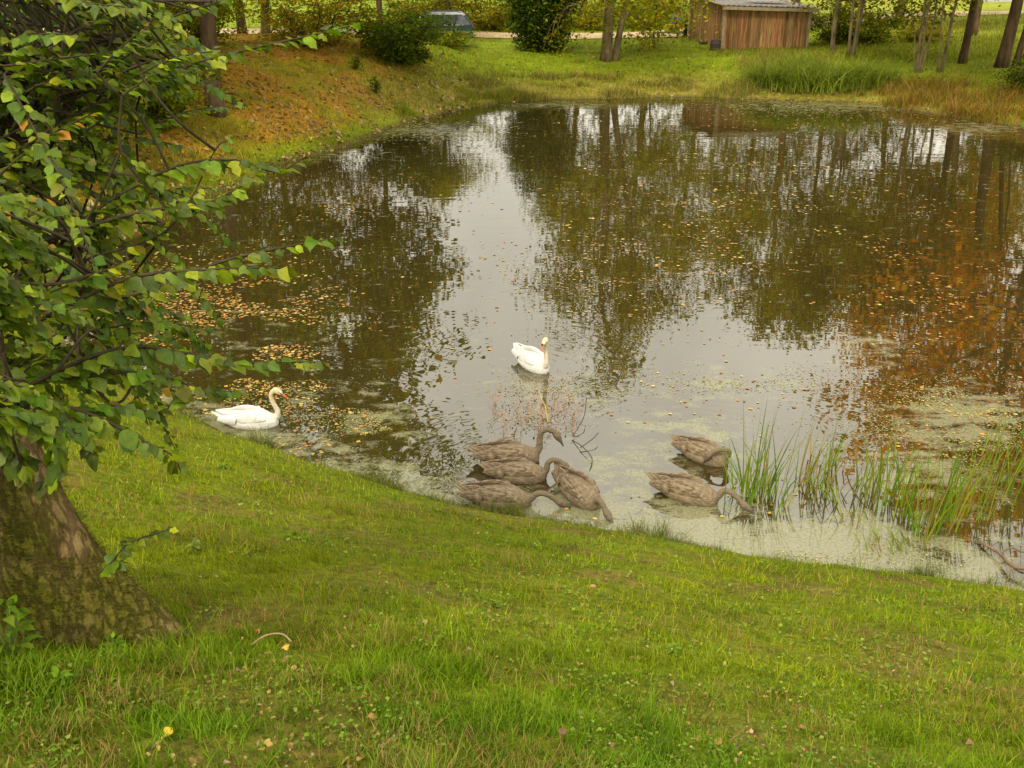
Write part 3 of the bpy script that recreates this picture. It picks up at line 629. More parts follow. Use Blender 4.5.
M_paint = simple_mat('teal_paint', (0.01, 0.03, 0.032), (0.015, 0.04, 0.042), 2, 0.25, 0, spec=0.6)
M_glass = simple_mat('car_glass', (0.02, 0.025, 0.03), (0.03, 0.035, 0.04), 2, 0.05, 0, spec=1.0)
M_rub = simple_mat('rubber', (0.012, 0.012, 0.012), (0.03, 0.03, 0.03), 20, 0.8, 0.2)
M_silver = simple_mat('silver', (0.4, 0.41, 0.43), (0.55, 0.55, 0.57), 3, 0.3, 0, metallic=0.6)
M_whitep = simple_mat('white_paint', (0.6, 0.6, 0.62), (0.72, 0.72, 0.74), 3, 0.3, 0)
def prism(mb, prof, y0, y1, inset=0.0, top=None):
    """side profile (x,z) swept across the width; the part above `top` is drawn in by inset"""
    rings = []
    for y, s in ((y0, -1), (y0 * 0.96, -1), (y1 * 0.96, 1), (y1, 1)):
        r = []
        for x, z in prof:
            yy = y - s * inset * max(0, (z - top)) if top is not None and z > top else y
            sc = 0.985 if y in (y0, y1) else 1.0
            r.append((x * sc, yy, z if z < 0.4 else z - (0.03 if y in (y0, y1) else 0)))
        rings.append(r)
    mb.loft(rings)
def car(name, label, loc, rz, paint, group=None):
    root = empty(name, loc, label, 'car', group, rz)
    prof = [(-2.1, 0.3), (-2.15, 0.55), (-2.08, 0.72), (-1.25, 0.9), (-1.0, 0.94), (2.05, 0.98), (2.15, 0.8), (2.14, 0.35), (1.75, 0.24), (-1.75, 0.24)]
    mb = MB(); prism(mb, prof, -0.86, 0.86); body = mb.build('body', paint, root)
    cab = [(-1.0, 0.94), (-0.3, 1.4), (-0.1, 1.44), (1.55, 1.44), (1.75, 1.38), (2.06, 0.98)]
    mb = MB(); prism(mb, cab, -0.8, 0.8, 0.28, 0.94); mb.build('window', M_glass, root)
    mb = MB(); prism(mb, [(-0.32, 1.405), (-0.1, 1.45), (1.55, 1.45), (1.77, 1.39), (1.6, 1.5), (0.5, 1.52), (-0.05, 1.49)], -0.7, 0.7); mb.build('roof', M_silver, root)
    for s in (-1, 1):
        mb = MB()
        for (xa, za, xb, zb) in ((-1.02, 0.95, -0.3, 1.42), (0.35, 0.96, 0.35, 1.43), (1.25, 0.97, 1.3, 1.43), (2.07, 0.98, 1.72, 1.4)):
            mb.tube([(xa, s * 0.83, za), (xb, s * 0.69, zb)], 0.035, 6)
        mb.tube([(-0.28, s * 0.62, 1.5), (0.2, s * 0.62, 1.56), (1.3, s * 0.62, 1.56), (1.6, s * 0.62, 1.5)], 0.018, 6)
        mb.build('pillar', paint, root)
    mb = MB()
    for s in (-1, 1): mb.box((0.1, s * 0.875, 0.62), (3.6, 0.02, 0.05)); mb.box((0.1, s * 0.87, 0.955), (3.1, 0.02, 0.03))
    mb.build('trim_strip', M_silver, root)
    for x in (-1.35, 1.4):
        for s in (-1, 1):
            mb = MB(); n = 22; R = Matrix.Rotation(math.pi / 2, 4, 'X')
            rings = [[(x + r * math.cos(2*math.pi*k/n), s * 0.8 + yy, 0.32 + r * math.sin(2*math.pi*k/n)) for k in range(n)] for r, yy in ((0.2, -0.1), (0.3, -0.1), (0.32, -0.06), (0.32, 0.06), (0.3, 0.1), (0.2, 0.1))]
            mb.loft(rings); wl_o = mb.build('wheel', M_rub, root)
            mb = MB(); rings = [[(x + r * math.cos(2*math.pi*k/n), s * 0.8 + s * yy, 0.32 + r * math.sin(2*math.pi*k/n)) for k in range(n)] for r, yy in ((0.19, 0.08), (0.19, 0.105), (0.08, 0.11), (0.05, 0.13))]
            mb.loft(rings); mb.build('rim', M_silver, wl_o)
    for s in (-1, 1):
        mb = MB(); mb.box((-2.1, s * 0.62, 0.66), (0.12, 0.34, 0.14), 0, 0.03); mb.build('headlight', simple_mat('lamp_glass', (0.6, 0.6, 0.55), (0.8, 0.8, 0.75), 3, 0.1, 0), root)
        mb = MB(); mb.box((2.11, s * 0.68, 0.78), (0.08, 0.22, 0.2), 0, 0.02); mb.build('taillight', simple_mat('red_glass', (0.25, 0.01, 0.01), (0.35, 0.02, 0.02), 3, 0.2, 0), root)
        mb = MB(); mb.box((-0.75, s * 0.95, 1.0), (0.12, 0.16, 0.11), 0, 0.03); mb.build('side_mirror', paint, root)
    return root
car('parked_car', 'dark teal estate car with a silver roof parked behind the low bush', (-4.1, 53.0, H(-4.1, 53.0)), math.radians(4), M_paint)
0 and car('parked_car', 'white car almost hidden behind the rounded dark bush', (-8.0, 58.0, H(-8.0, 58.0) + 0.03), math.radians(8), M_whitep, 'cars parked beyond the left bank')

g = G(679, 34)
ym = empty('garden_machine', (g[0], g[1], H(g[0], g[1])), 'small yellow wheeled machine under a blue cover beside the sandy road', 'machine')
M_yel = simple_mat('yellow_paint', (0.6, 0.32, 0.02), (0.72, 0.42, 0.03), 6, 0.4, 0.1); M_blue = simple_mat('blue_cover', (0.05, 0.1, 0.17), (0.13, 0.19, 0.26), 5, 0.6, 0.6)
mb = MB(); mb.box((0.2, 0, 0.42), (1.1, 0.6, 0.3), 0, 0.06); mb.box((0.62, 0, 0.66), (0.34, 0.5, 0.28), 0, 0.07); mb.build('chassis', M_yel, ym)
mb = MB(); mb.loft([[(x0 + r * math.cos(2*math.pi*k/14), 0.8 * r * math.sin(2*math.pi*k/14), z) for k in range(14)] for r, z, x0 in ((0.36, 0.58, -0.2), (0.38, 0.75, -0.2), (0.3, 1.0, -0.16), (0.24, 1.15, -0.12), (0.12, 1.28, -0.1), (0.03, 1.32, -0.1))]); mb.build('cover', M_blue, ym, True)
for x in (-0.25, 0.6):
    for s in (-1, 1):
        mb = MB(); mb.loft([[(x + r * math.cos(2*math.pi*k/16), s * 0.36 + yy, 0.22 + r * math.sin(2*math.pi*k/16)) for k in range(16)] for r, yy in ((0.1, -0.07), (0.21, -0.07), (0.22, 0), (0.21, 0.07), (0.1, 0.07))]); mb.build('wheel', M_rub, ym)
g = G(668, 38)
mb = MB(); mb.box((0, 0, 0.3), (1.5, 0.4, 0.07), 0, 0.01); mb.box((-0.55, 0, 0.135), (0.12, 0.36, 0.27), 0, 0.01); mb.box((0.55, 0, 0.135), (0.12, 0.36, 0.27), 0, 0.01)
o = tag(mb.build('bench', simple_mat('grey_slab', (0.12, 0.1, 0.07), (0.22, 0.18, 0.13), 6, 0.9), None), 'low dark slab bench on the lawn in front of the yellow machine', 'bench'); o.location = (g[0], g[1], H(g[0], g[1]))

# low farmhouse far behind the meadow
hx, hy = 52.0, 108.0
hs_ = empty('farmhouse', (hx, hy, H(hx, hy) - 0.1), 'pale grey farmhouse far beyond the meadow and the road', 'house', rz=0.15)
M_rend = simple_mat('grey_render', (0.36, 0.35, 0.36), (0.48, 0.46, 0.46), 1.5, 0.9, 0.1); M_tile = simple_mat('red_tile', (0.2, 0.07, 0.04), (0.32, 0.12, 0.07), 4, 0.85, 0.5, (1, 5, 5))
mb = MB(); mb.box((0, 0, 1.6), (13, 7, 3.2)); mb.build('wall', M_rend, hs_)
mb = MB(); vs_ = [(-7, -4, 3.1), (7, -4, 3.1), (7, 4, 3.1), (-7, 4, 3.1), (-7, 0, 5.9), (7, 0, 5.9)]; mb.add(vs_, [(0, 1, 5, 4), (2, 3, 4, 5), (0, 4, 3), (1, 2, 5), (3, 2, 1, 0)]); rf = mb.build('roof', M_tile, hs_)
mb = MB(); mb.box((2.5, 0.5, 6.0), (0.7, 0.7, 1.4)); mb.build('chimney', M_tile, rf)
for x in (-4.5, -1.5, 1.5, 4.5):
    mb = MB()
    for dx in (-0.65, 0.65): mb.box((x + dx, -3.52, 1.7), (0.12, 0.1, 1.4))
    for dz in (1.0, 2.4): mb.box((x, -3.52, dz), (1.42, 0.1, 0.12))
    w_ = mb.build('window', M_whitep, hs_); mb = MB(); mb.box((x, -3.51, 1.7), (1.18, 0.04, 1.28)); mb.build('pane', M_glass, w_)

# ------------------------------------------------------------------ swans and cygnets
def feather_mat(name, c_lo, c_hi, edge, neck, scale, neck_fac=1.0, rough=0.75):
    m, nt, lk = mat_new(name); out = N(nt, 'ShaderNodeOutputMaterial'); p = N(nt, 'ShaderNodeBsdfPrincipled', inp={'Roughness': rough, 'Specular IOR Level': 0.2})
    tc = N(nt, 'ShaderNodeTexCoord'); mp = N(nt, 'ShaderNodeMapping'); mp.inputs['Scale'].default_value = (0.5, 1.3, 1.5); lk(tc.outputs['Object'], mp.inputs[0])
    no = N(nt, 'ShaderNodeTexNoise', inp={'Scale': 14.0, 'Detail': 6, 'Roughness': 0.7}); lk(mp.outputs[0], no.inputs['Vector'])
    vo = N(nt, 'ShaderNodeTexVoronoi', inp={'Scale': scale}); lk(mp.outputs[0], vo.inputs['Vector'])
    r = ramp(nt, lk, no.outputs['Fac'], [(0.24, c_lo), (0.76, c_hi)])
    e = N(nt, 'ShaderNodeMapRange', inp={'From Min': 0.3, 'From Max': 0.8, 'To Min': 0.0, 'To Max': 0.5}); lk(vo.outputs['Distance'], e.inputs[0])
    mx = N(nt, 'ShaderNodeMixRGB', inp={2: (*edge, 1)}); lk(e.outputs[0], mx.inputs[0]); lk(r.outputs[0], mx.inputs[1])
    at = N(nt, 'ShaderNodeAttribute', attribute_name='neck'); m2 = N(nt, 'ShaderNodeMixRGB', inp={2: (*neck, 1)}); f = N(nt, 'ShaderNodeMath', operation='MULTIPLY', inp={1: neck_fac})
    lk(at.outputs['Fac'], f.inputs[0]); lk(f.outputs[0], m2.inputs[0]); lk(mx.outputs[0], m2.inputs[1]); lk(m2.outputs[0], p.inputs['Base Color'])
    b = N(nt, 'ShaderNodeBump', inp={'Strength': 0.8, 'Distance': 0.008}); lk(vo.outputs['Distance'], b.inputs['Height']); lk(b.outputs[0], p.inputs['Normal'])
    lk(p.outputs[0], out.inputs[0]); return m
M_cyg = feather_mat('cygnet_down', (0.105, 0.075, 0.043), (0.2, 0.145, 0.085), (0.32, 0.25, 0.16), (0.15, 0.115, 0.07), 30)
M_cygw = feather_mat('cygnet_wing', (0.065, 0.043, 0.024), (0.16, 0.11, 0.062), (0.38, 0.3, 0.195), (0.15, 0.11, 0.055), 26)
M_swn = feather_mat('swan_white', (0.55, 0.53, 0.48), (0.63, 0.62, 0.58), (0.47, 0.44, 0.38), (0.55, 0.43, 0.22), 13, 0.85)
M_swnw = feather_mat('swan_wing', (0.56, 0.55, 0.51), (0.64, 0.63, 0.6), (0.44, 0.41, 0.36), (0.55, 0.45, 0.25), 11)
M_bill_o = simple_mat('orange_bill', (0.5, 0.1, 0.03), (0.62, 0.16, 0.05), 20, 0.45, 0); M_bill_d = simple_mat('grey_bill', (0.035, 0.03, 0.03), (0.07, 0.06, 0.055), 20, 0.45, 0)
M_blk = simple_mat('black_skin', (0.01, 0.01, 0.01), (0.02, 0.02, 0.02), 20, 0.3, 0)

def remeshed(name, mb, voxel, it):
    me0 = mb.mesh(name + '_tmp'); o = bpy.data.objects.new(name + '_tmp', me0); COL.objects.link(o)
    r = o.modifiers.new('r', 'REMESH'); r.mode = 'VOXEL'; r.voxel_size = voxel
    s = o.modifiers.new('s', 'SMOOTH'); s.factor = 0.5; s.iterations = it
    dg = bpy.context.evaluated_depsgraph_get(); dg.update()
    me = bpy.data.meshes.new_from_object(o.evaluated_get(dg)); me.name = name
    bpy.data.objects.remove(o); bpy.data.meshes.remove(me0); return me

def bird(name, label, loc, heading, neck, head_dir, adult, scale=1.0, group=None, submerged=False):
    """neck: (x,y,z) points in the bird's own frame (x forward, z up from the waterline)"""
    root = empty(name, loc, label, 'swan' if adult else 'cygnet', group, heading); root.scale = (scale,) * 3
    # body: tail (up-tilted) to breast
    sec = [(-0.53, 0.215, 0.012, 0.008), (-0.45, 0.175, 0.05, 0.022), (-0.37, 0.13, 0.085, 0.045), (-0.28, 0.085, 0.12, 0.085), (-0.17, 0.07, 0.155, 0.125), (-0.03, 0.065, 0.178, 0.15),
           (0.10, 0.06, 0.18, 0.155), (0.21, 0.055, 0.158, 0.145), (0.30, 0.05, 0.12, 0.12), (0.36, 0.045, 0.075, 0.08), (0.385, 0.045, 0.02, 0.025)]
    mb = MB(); n = 26
    mb.loft([[(x, w * math.cos(2*math.pi*k/n), z + h * math.sin(2*math.pi*k/n) * (1.0 if math.sin(2*math.pi*k/n) > 0 else 0.85)) for k in range(n)] for x, z, w, h in sec])
    nk = smooth_path(neck, 6); L = len(nk); nr = 0.036 if adult else 0.038
    rad = []
    for i in range(L):
        u = i / (L - 1); r = nr * (1.0 - 0.12 * u); r += 0.05 * math.exp(-u * 9); rad.append(r)
    mb.tube(nk, rad, 12)
    hb = Vector(nk[-1]); hd = Vector(head_dir).normalized()
    pts = [hb - hd * 0.035, hb - hd * 0.01, hb + hd * 0.025, hb + hd * 0.065, hb + hd * 0.095, hb + hd * 0.115]
    mb.tube(pts, [0.02, 0.04, 0.047, 0.041, 0.03, 0.022], 14)
    me = remeshed('body', mb, 0.011, 7)
    co = np.zeros(len(me.vertices) * 3, np.float32); me.vertices.foreach_get('co', co); co = co.reshape(-1, 3)
    NK = np.array(nk); dist = np.sqrt(((co[:, None, :] - NK[None]) ** 2).sum(-1)); near = dist.min(1); arg = dist.argmin(1) / (L - 1)
    HP = np.array(pts[2]); dh = np.sqrt(((co - HP)**2).sum(1))
    val = np.clip(np.maximum(np.where(near < 0.075, np.clip(0.15 + arg * 1.2, 0, 1), 0), np.exp(-(dh / 0.09)**2)), 0, 1)
    me.attributes.new('neck', 'FLOAT', 'POINT').data.foreach_set('value', val.astype(np.float32))
    link('body', me, M_swn if adult else M_cyg, root)
    # folded wings: a shell of overlapping long feathers each side
    for s in (-1, 1):
        mb = MB()
        rings = []
        for u in np.linspace(0, 1, 10):
            x = 0.235 - 0.60 * u; w = 0.085 * math.sin(math.pi * min(1, u * 0.9 + 0.03)) ** 0.7; zc = 0.13 + 0.035 * math.sin(math.pi * u) + (0.035 if adult else 0.015) * u; yc = s * (0.115 + 0.03 * math.sin(math.pi * min(1, u * 1.1)) - 0.085 * u * u)
            ring = []
            for k in range(12):
                an = 2 * math.pi * k / 12; ring.append((x, yc + s * (0.035 * math.cos(an) - 0.35 * w * math.sin(an)), zc + w * math.sin(an)))
            rings.append(ring)
        mb.loft(rings)
        for row, (cnt, x0, z0, ln) in enumerate(((7, 0.12, 0.205, 0.17), (7, -0.02, 0.19, 0.22), (6, -0.14, 0.185, 0.27))):
            for i in range(cnt):
                v = i / (cnt - 1); zz = z0 + 0.012 - v * 0.125; yo = s * (0.105 + 0.062 * math.sin(math.pi * (0.15 + v * 0.6))) ; xx = x0 - v * 0.03
                rr = []
                for u in (0, 0.2, 0.55, 0.85, 1.0):
                    hw = 0.021 * (0.45, 0.9, 1, 0.75, 0.1)[(0, 0.2, 0.55, 0.85, 1.0).index(u)]
                    cx = xx - ln * u; cy = yo * (1 - 0.42 * u * (0.45 + 0.3 * row)) + s * 0.006; cz = zz - 0.02 * u * (1 - v) + 0.045 * u * v
                    rr.append([(cx, cy + s * 0.007 * math.cos(2*math.pi*k/8), cz + hw * math.sin(2*math.pi*k/8)) for k in range(8)])
                mb.loft(rr)
        for i in range(4):       # primaries crossing over the rump
            rr = []
            for u in (0, 0.3, 0.7, 1.0):
                hw = 0.022 * (0.8, 1, 0.7, 0.15)[(0, 0.3, 0.7, 1.0).index(u)]; cx = -0.2 - (0.2 + 0.025 * i) * u
                rr.append([(cx, s * (0.09 - 0.012 * i - 0.05 * u) + hw * math.cos(2*math.pi*k/8), 0.205 + 0.01 * i - (0.03 if not adult else 0.0) * u + 0.006 * math.sin(2*math.pi*k/8)) for k in range(8)])
            mb.loft(rr)
        link('wing', remeshed('wing', mb, 0.006, 12 if adult else 3), M_swnw if adult else M_cygw, root)
    # bill
    side = hd.cross(Vector((0, 0, 1)));
    if side.length < 0.1: side = Vector((0, 1, 0))
    side.normalize(); upv = side.cross(hd); mb = MB(); rr = []
    for u, w, h in ((0, 0.02, 0.024), (0.35, 0.017, 0.016), (0.7, 0.018, 0.010), (0.92, 0.016, 0.007), (1.0, 0.006, 0.003)):
        c = hb + hd * (0.1 + 0.085 * u) - upv * 0.012 * u
        rr.append([c + side * w * math.cos(2*math.pi*k/12) + upv * h * math.sin(2*math.pi*k/12) for k in range(12)])
    mb.loft(rr); bl = link('bill', mb.mesh('bill'), M_bill_o if adult else M_bill_d, root)
    if adult:
        mb = MB(); c = hb + hd * 0.105 + upv * 0.022
        mb.loft([[c + hd * x + (side * math.cos(2*math.pi*k/10) + upv * math.sin(2*math.pi*k/10)) * r for k in range(10)] for x, r in ((-0.018, 0.006), (-0.008, 0.016), (0.006, 0.016), (0.018, 0.006))])
        for s in (-1, 1): mb.tube([hb + hd * 0.055 + side * s * 0.034 + upv * 0.012, hb + hd * 0.085 + side * s * 0.026 + upv * 0.006, hb + hd * 0.11 + side * s * 0.02], [0.004, 0.008, 0.006], 6)
        link('knob', mb.mesh('knob'), M_blk, bl)
    for s in (-1, 1):
        mb = MB(); c = hb + hd * 0.052 + side * s * 0.037 + upv * 0.014
        mb.loft([[c + side * s * x + (hd * math.cos(2*math.pi*k/8) + upv * math.sin(2*math.pi*k/8)) * r for k in range(8)] for x, r in ((-0.004, 0.007), (0.001, 0.0075), (0.005, 0.004))])
        link('eye', mb.mesh('eye'), M_blk, root)
    return root
Rd = math.radians
CYG = 'grey brown cygnets feeding by the near shore'
bird('cygnet', 'brown cygnet with its neck arched high, beside the reddish water twigs', BIRD_AT['c1'], Rd(3), [(0.27, 0, 0.08), (0.37, 0.0, 0.15), (0.385, 0, 0.28), (0.40, 0, 0.37), (0.46, -0.01, 0.42), (0.53, -0.02, 0.41), (0.575, -0.03, 0.365)], (0.55, -0.1, -0.8), False, 1.0, CYG)
bird('cygnet', 'brown cygnet in the middle of the group, its bent neck touching the next bird', BIRD_AT['c2'], Rd(-3), [(0.28, 0, 0.06), (0.37, 0, 0.12), (0.39, 0, 0.22), (0.44, 0, 0.27), (0.52, -0.01, 0.27), (0.59, -0.02, 0.23)], (0.75, -0.1, -0.75), False, 0.92, CYG)
bird('cygnet', 'brown cygnet lowest on the left, neck stretched and bill dipping in the water', BIRD_AT['c3'], Rd(-8), [(0.28, 0, 0.05), (0.38, 0, 0.09), (0.45, 0, 0.155), (0.53, 0, 0.17), (0.62, 0, 0.135), (0.69, 0, 0.085)], (0.85, 0, -0.42), False, 0.97, CYG)
bird('cygnet', 'cygnet seen from behind its tail, swimming towards the grass with its head down', BIRD_AT['c4'], Rd(-60), [(0.28, 0, 0.07), (0.36, 0, 0.12), (0.43, 0.0, 0.155), (0.50, 0.0, 0.13), (0.56, 0, 0.075)], (0.85, 0.05, -0.5), False, 0.98, CYG)
bird('cygnet', 'brown cygnet right of the group, neck bent down into the water by the reeds', BIRD_AT['c5'], Rd(-27), [(0.28, 0, 0.05), (0.375, 0, 0.11), (0.43, 0, 0.185), (0.51, 0.0, 0.20), (0.60, 0, 0.145), (0.66, 0, 0.085)], (0.85, 0, -0.45), False, 0.97, CYG)
bird('cygnet', 'cygnet left of the reeds with its neck folded back, preening its side', BIRD_AT['c6'], Rd(-38), [(0.27, 0, 0.08), (0.37, 0.0, 0.16), (0.385, -0.02, 0.235), (0.34, -0.08, 0.27), (0.26, -0.14, 0.25), (0.2, -0.18, 0.20)], (-0.5, -0.1, -0.85), False, 0.9, CYG)
ADU = 'white adult swans on the pond'
bird('swan', 'white swan in the middle of the open water, bill turned to its breast', BIRD_AT['s1'], Rd(-57), [(0.27, 0, 0.08), (0.37, 0, 0.15), (0.37, 0, 0.27), (0.345, 0, 0.39), (0.345, 0.0, 0.50), (0.385, -0.02, 0.56)], (0.35, -0.75, -0.7), True, 0.98, ADU)
bird('swan', 'white swan swimming along the left shore, half behind a drooping leaf', BIRD_AT['s2'], Rd(2), [(0.28, 0, 0.07), (0.37, 0, 0.14), (0.38, 0, 0.22), (0.335, 0, 0.33), (0.315, 0, 0.43), (0.345, 0, 0.505), (0.385, 0, 0.525)], (0.8, -0.05, -0.55), True, 0.95, ADU)

# ------------------------------------------------------------------ the big mossy tree at the left
m, nt, lk = mat_new('mossy_bark'); out = N(nt, 'ShaderNodeOutputMaterial'); p = N(nt, 'ShaderNodeBsdfPrincipled', inp={'Roughness': 0.95, 'Specular IOR Level': 0.12})
nb = noise(nt, lk, 9, detail=8, rough=0.72, stretch=(1.0, 1.0, 0.32)); nm = noise(nt, lk, 2.4, detail=6, rough=0.7); nf = noise(nt, lk, 60, detail=4, rough=0.7)
rb = ramp(nt, lk, nb.outputs['Fac'], [(0.28, (0.06, 0.038, 0.016)), (0.42, (0.2, 0.125, 0.05)), (0.56, (0.36, 0.24, 0.1)), (0.72, (0.52, 0.38, 0.2))])
rm_ = ramp(nt, lk, nf.outputs['Fac'], [(0.3, (0.08, 0.08, 0.007)), (0.7, (0.22, 0.2, 0.02))])
mk = N(nt, 'ShaderNodeMapRange', inp={'From Min': 0.42, 'From Max': 0.58, 'To Min': 0.0, 'To Max': 0.92}); lk(nm.outputs['Fac'], mk.inputs[0])
mx = N(nt, 'ShaderNodeMixRGB'); lk(mk.outputs[0], mx.inputs[0]); lk(rb.outputs[0], mx.inputs[1]); lk(rm_.outputs[0], mx.inputs[2]); lk(mx.outputs[0], p.inputs['Base Color'])
tcb = N(nt, 'ShaderNodeTexCoord'); mpb = N(nt, 'ShaderNodeMapping'); mpb.inputs['Scale'].default_value = (1, 1, 0.3); lk(tcb.outputs['Object'], mpb.inputs[0])
wrp = N(nt, 'ShaderNodeMixRGB', blend_type='ADD', inp={0: 0.12}); lk(mpb.outputs[0], wrp.inputs[1]); lk(nb.outputs['Color'], wrp.inputs[2])
vcr = N(nt, 'ShaderNodeTexVoronoi', feature='DISTANCE_TO_EDGE', inp={'Scale': 24.0}); lk(wrp.outputs[0], vcr.inputs['Vector'])
crk = N(nt, 'ShaderNodeMapRange', inp={'From Min': 0.0, 'From Max': 0.16, 'To Min': 0.6, 'To Max': 1.0}); lk(vcr.outputs['Distance'], crk.inputs[0])
mcr = N(nt, 'ShaderNodeMixRGB', blend_type='MULTIPLY', inp={0: 0.85}); lk(mx.outputs[0], mcr.inputs[1]); lk(crk.outputs[0], mcr.inputs[2]); lk(mcr.outputs[0], p.inputs['Base Color'])
hb_ = N(nt, 'ShaderNodeMath', operation='MULTIPLY_ADD', inp={1: 0.6}); lk(crk.outputs[0], hb_.inputs[0]); lk(nb.outputs['Fac'], hb_.inputs[2])
b1 = N(nt, 'ShaderNodeBump', inp={'Strength': 1.0, 'Distance': 0.05}); lk(hb_.outputs[0], b1.inputs['Height'])
b2 = N(nt, 'ShaderNodeBump', inp={'Strength': 0.6, 'Distance': 0.012}); lk(nf.outputs['Fac'], b2.inputs['Height']); lk(b1.outputs[0], b2.inputs['Normal']); lk(b2.outputs[0], p.inputs['Normal']); lk(p.outputs[0], out.inputs[0])
M_mossy = m
TB = np.array([-2.03, 3.07]); TZ = H(*TB)
big = empty('lime_tree', (TB[0], TB[1], TZ), 'big mossy trunk with spreading roots at the left, broad green leaves all around it', 'tree')
rs = np.random.RandomState(77)
def trunk_axis(z): return np.array([-0.03 * z - 0.02 * z * z * 0.3, 0.02 * z])
mb = MB(); rings = []; n = 200
lobes = [(0.12, 0.33, 0.42, 1.5), (-0.85, 0.10, 0.3, 1.2), (-1.5, 0.02, 0.3, 1.6), (2.2, 0.2, 0.4, 1.2), (3.6, 0.34, 0.4, 1.5), (4.25, 0.2, 0.3, 1.2)]
zs = [-0.75, -0.6] + list(np.arange(-0.5, 1.2, 0.035)) + [1.3, 1.5, 2.0, 2.8, 3.8, 5, 6.5, 8, 9.5, 11]
for z in zs:
    c = trunk_axis(z); r0 = 0.31 * (1 - 0.05 * max(z, 0)) + 0.05 * math.exp(-max(z, 0) * 2.2); ring = []
    for k in range(n):
        th = 2 * math.pi * k / n; r = r0
        for a0, amp, wd, fall in lobes:
            da = (th - a0 + math.pi) % (2 * math.pi) - math.pi; r += amp * math.exp(-(da / wd)**2) * math.exp(-max(z + 0.1, -0.5) * fall * 1.35)
        r *= 1 + 0.06 * math.sin(th * 9 + z * 1.3) * 0.5 + 0.05 * (vnoise(np.array([th * 3.0]), np.array([z * 2.0 + 50]))[0] - 0.5) + 0.075 * (fbm(np.array([th * 9.0 + 0.6 * z]), np.array([z * 3.0 + 50]), 4)[0] - 0.5)
        ring.append((c[0] + r * math.cos(th), c[1] + r * math.sin(th), z))
    rings.append(ring)
mb.loft(rings)
BR = []     # leafy branches: list of (points, leaf_len, leaf_count, yellow share)
def brw(pp, t0, t1): 
    tt = np.linspace(t0, t1, len(pp)); return [at_t(a_, b_, t) - np.array([TB[0], TB[1], TZ]) for (a_, b_), t in zip(pp, tt)]
BR += [(brw([(-90, 250), (20, 150), (110, 98), (200, 62), (290, 40), (335, 30), (352, 24)], 3.2, 3.7), 0.082, 40, 0.05),
       (brw([(-60, 160), (40, 72), (110, 42), (180, 14), (240, -5)], 3.3, 3.7), 0.08, 28, 0.05),
       (brw([(20, 140), (90, 90), (150, 62), (190, 70), (215, 48)], 3.4, 3.6), 0.075, 20, 0.05),
       (brw([(-80, 330), (0, 290), (60, 235), (120, 195), (180, 165), (235, 160), (275, 172), (300, 160)], 3.1, 3.6), 0.08, 36, 0.06),
       (brw([(60, 235), (140, 212), (200, 205), (235, 190), (262, 172)], 3.2, 3.5), 0.075, 22, 0.1),
       (brw([(100, 255), (160, 235), (190, 200), (215, 150), (228, 140)], 3.3, 3.5), 0.06, 12, 0.35),
       (brw([(-60, 380), (20, 310), (80, 280), (110, 268), (125, 262)], 2.7, 2.9), 0.088, 18, 0.45),
       (brw([(-40, 360), (60, 310), (130, 278), (200, 270), (250, 268), (282, 268)], 2.8, 3.1), 0.088, 22, 0.4),
       (brw([(60, 310), (150, 290), (220, 262), (280, 248), (325, 240), (338, 238)], 3.1, 3.5), 0.07, 20, 0.3),
       (brw([(-40, 430), (40, 380), (120, 348), (180, 352), (235, 362), (280, 362), (322, 362)], 2.9, 3.3), 0.076, 34, 0.08),
       (brw([(60, 380), (140, 372), (200, 388), (240, 392)], 3.0, 3.2), 0.075, 16, 0.08),
       (brw([(-30, 440), (50, 408), (100, 418), (140, 440), (172, 455), (180, 470)], 2.8, 3.0), 0.08, 20, 0.03),
       (brw([(60, 410), (110, 405), (160, 412), (175, 398)], 2.9, 3.1), 0.075, 14, 0.05),
       (brw([(-30, 420), (30, 410), (55, 440), (60, 470), (45, 480)], 2.7, 2.75), 0.085, 20, 0.0),
       (brw([(-50, 400), (-10, 420), (15, 450), (25, 478)], 2.65, 2.7), 0.085, 18, 0.0),
       (brw([(-20, 390), (40, 400), (85, 430), (95, 455)], 2.75, 2.85), 0.08, 18, 0.0),
       (brw([(100, 572), (112, 562), (126, 545), (150, 535), (168, 530)], 3.12, 3.1), 0.06, 12, 0.05)]
for i in range(170):        # the dense body of the crown
    sx, sy = -170 + 190 * rs.rand(), -190 + 610 * rs.rand(); L_ = 60 + 120 * rs.rand() * (1.1 if sy < 330 else 0.75); an = rs.randn() * 0.75 - 0.12; t_ = 2.9 + 2.0 * rs.rand() ** 1.2
    pp = [(sx + L_ * u * math.cos(an), sy + L_ * u * math.sin(an) + 40 * u * u * rs.rand()) for u in (0, 0.33, 0.66, 1)]
    BR.append((brw(pp, t_, t_ + rs.randn() * 0.35 + 0.1), 0.08, int(16 + 12 * rs.rand()), 0.04))
for i in range(115):        # finer sprays between the long branches
    sx, sy = -10 + 150 * rs.rand(), -40 + 420 * rs.rand(); t_ = 3.1 + 0.8 * rs.rand(); L_ = 55 + 60 * rs.rand(); an = -0.1 + rs.randn() * 0.6
    BR.append((brw([(sx + L_ * u * math.cos(an), sy + L_ * u * math.sin(an) + 30 * u * u) for u in (0, 0.33, 0.66, 1)], t_, t_ + 0.2), 0.075, 18, 0.07))
for i in range(26):        # sprouts in front of the trunk
    sx, sy = -60 + 60 * rs.rand(), 190 + 240 * rs.rand(); t_ = 2.25 + 0.35 * rs.rand(); L_ = 50 + 60 * rs.rand()
    BR.append((brw([(sx, sy), (sx + L_ * 0.5, sy + 5), (sx + L_, sy + 25)], t_, t_ + 0.15), 0.075, 16, 0.02))
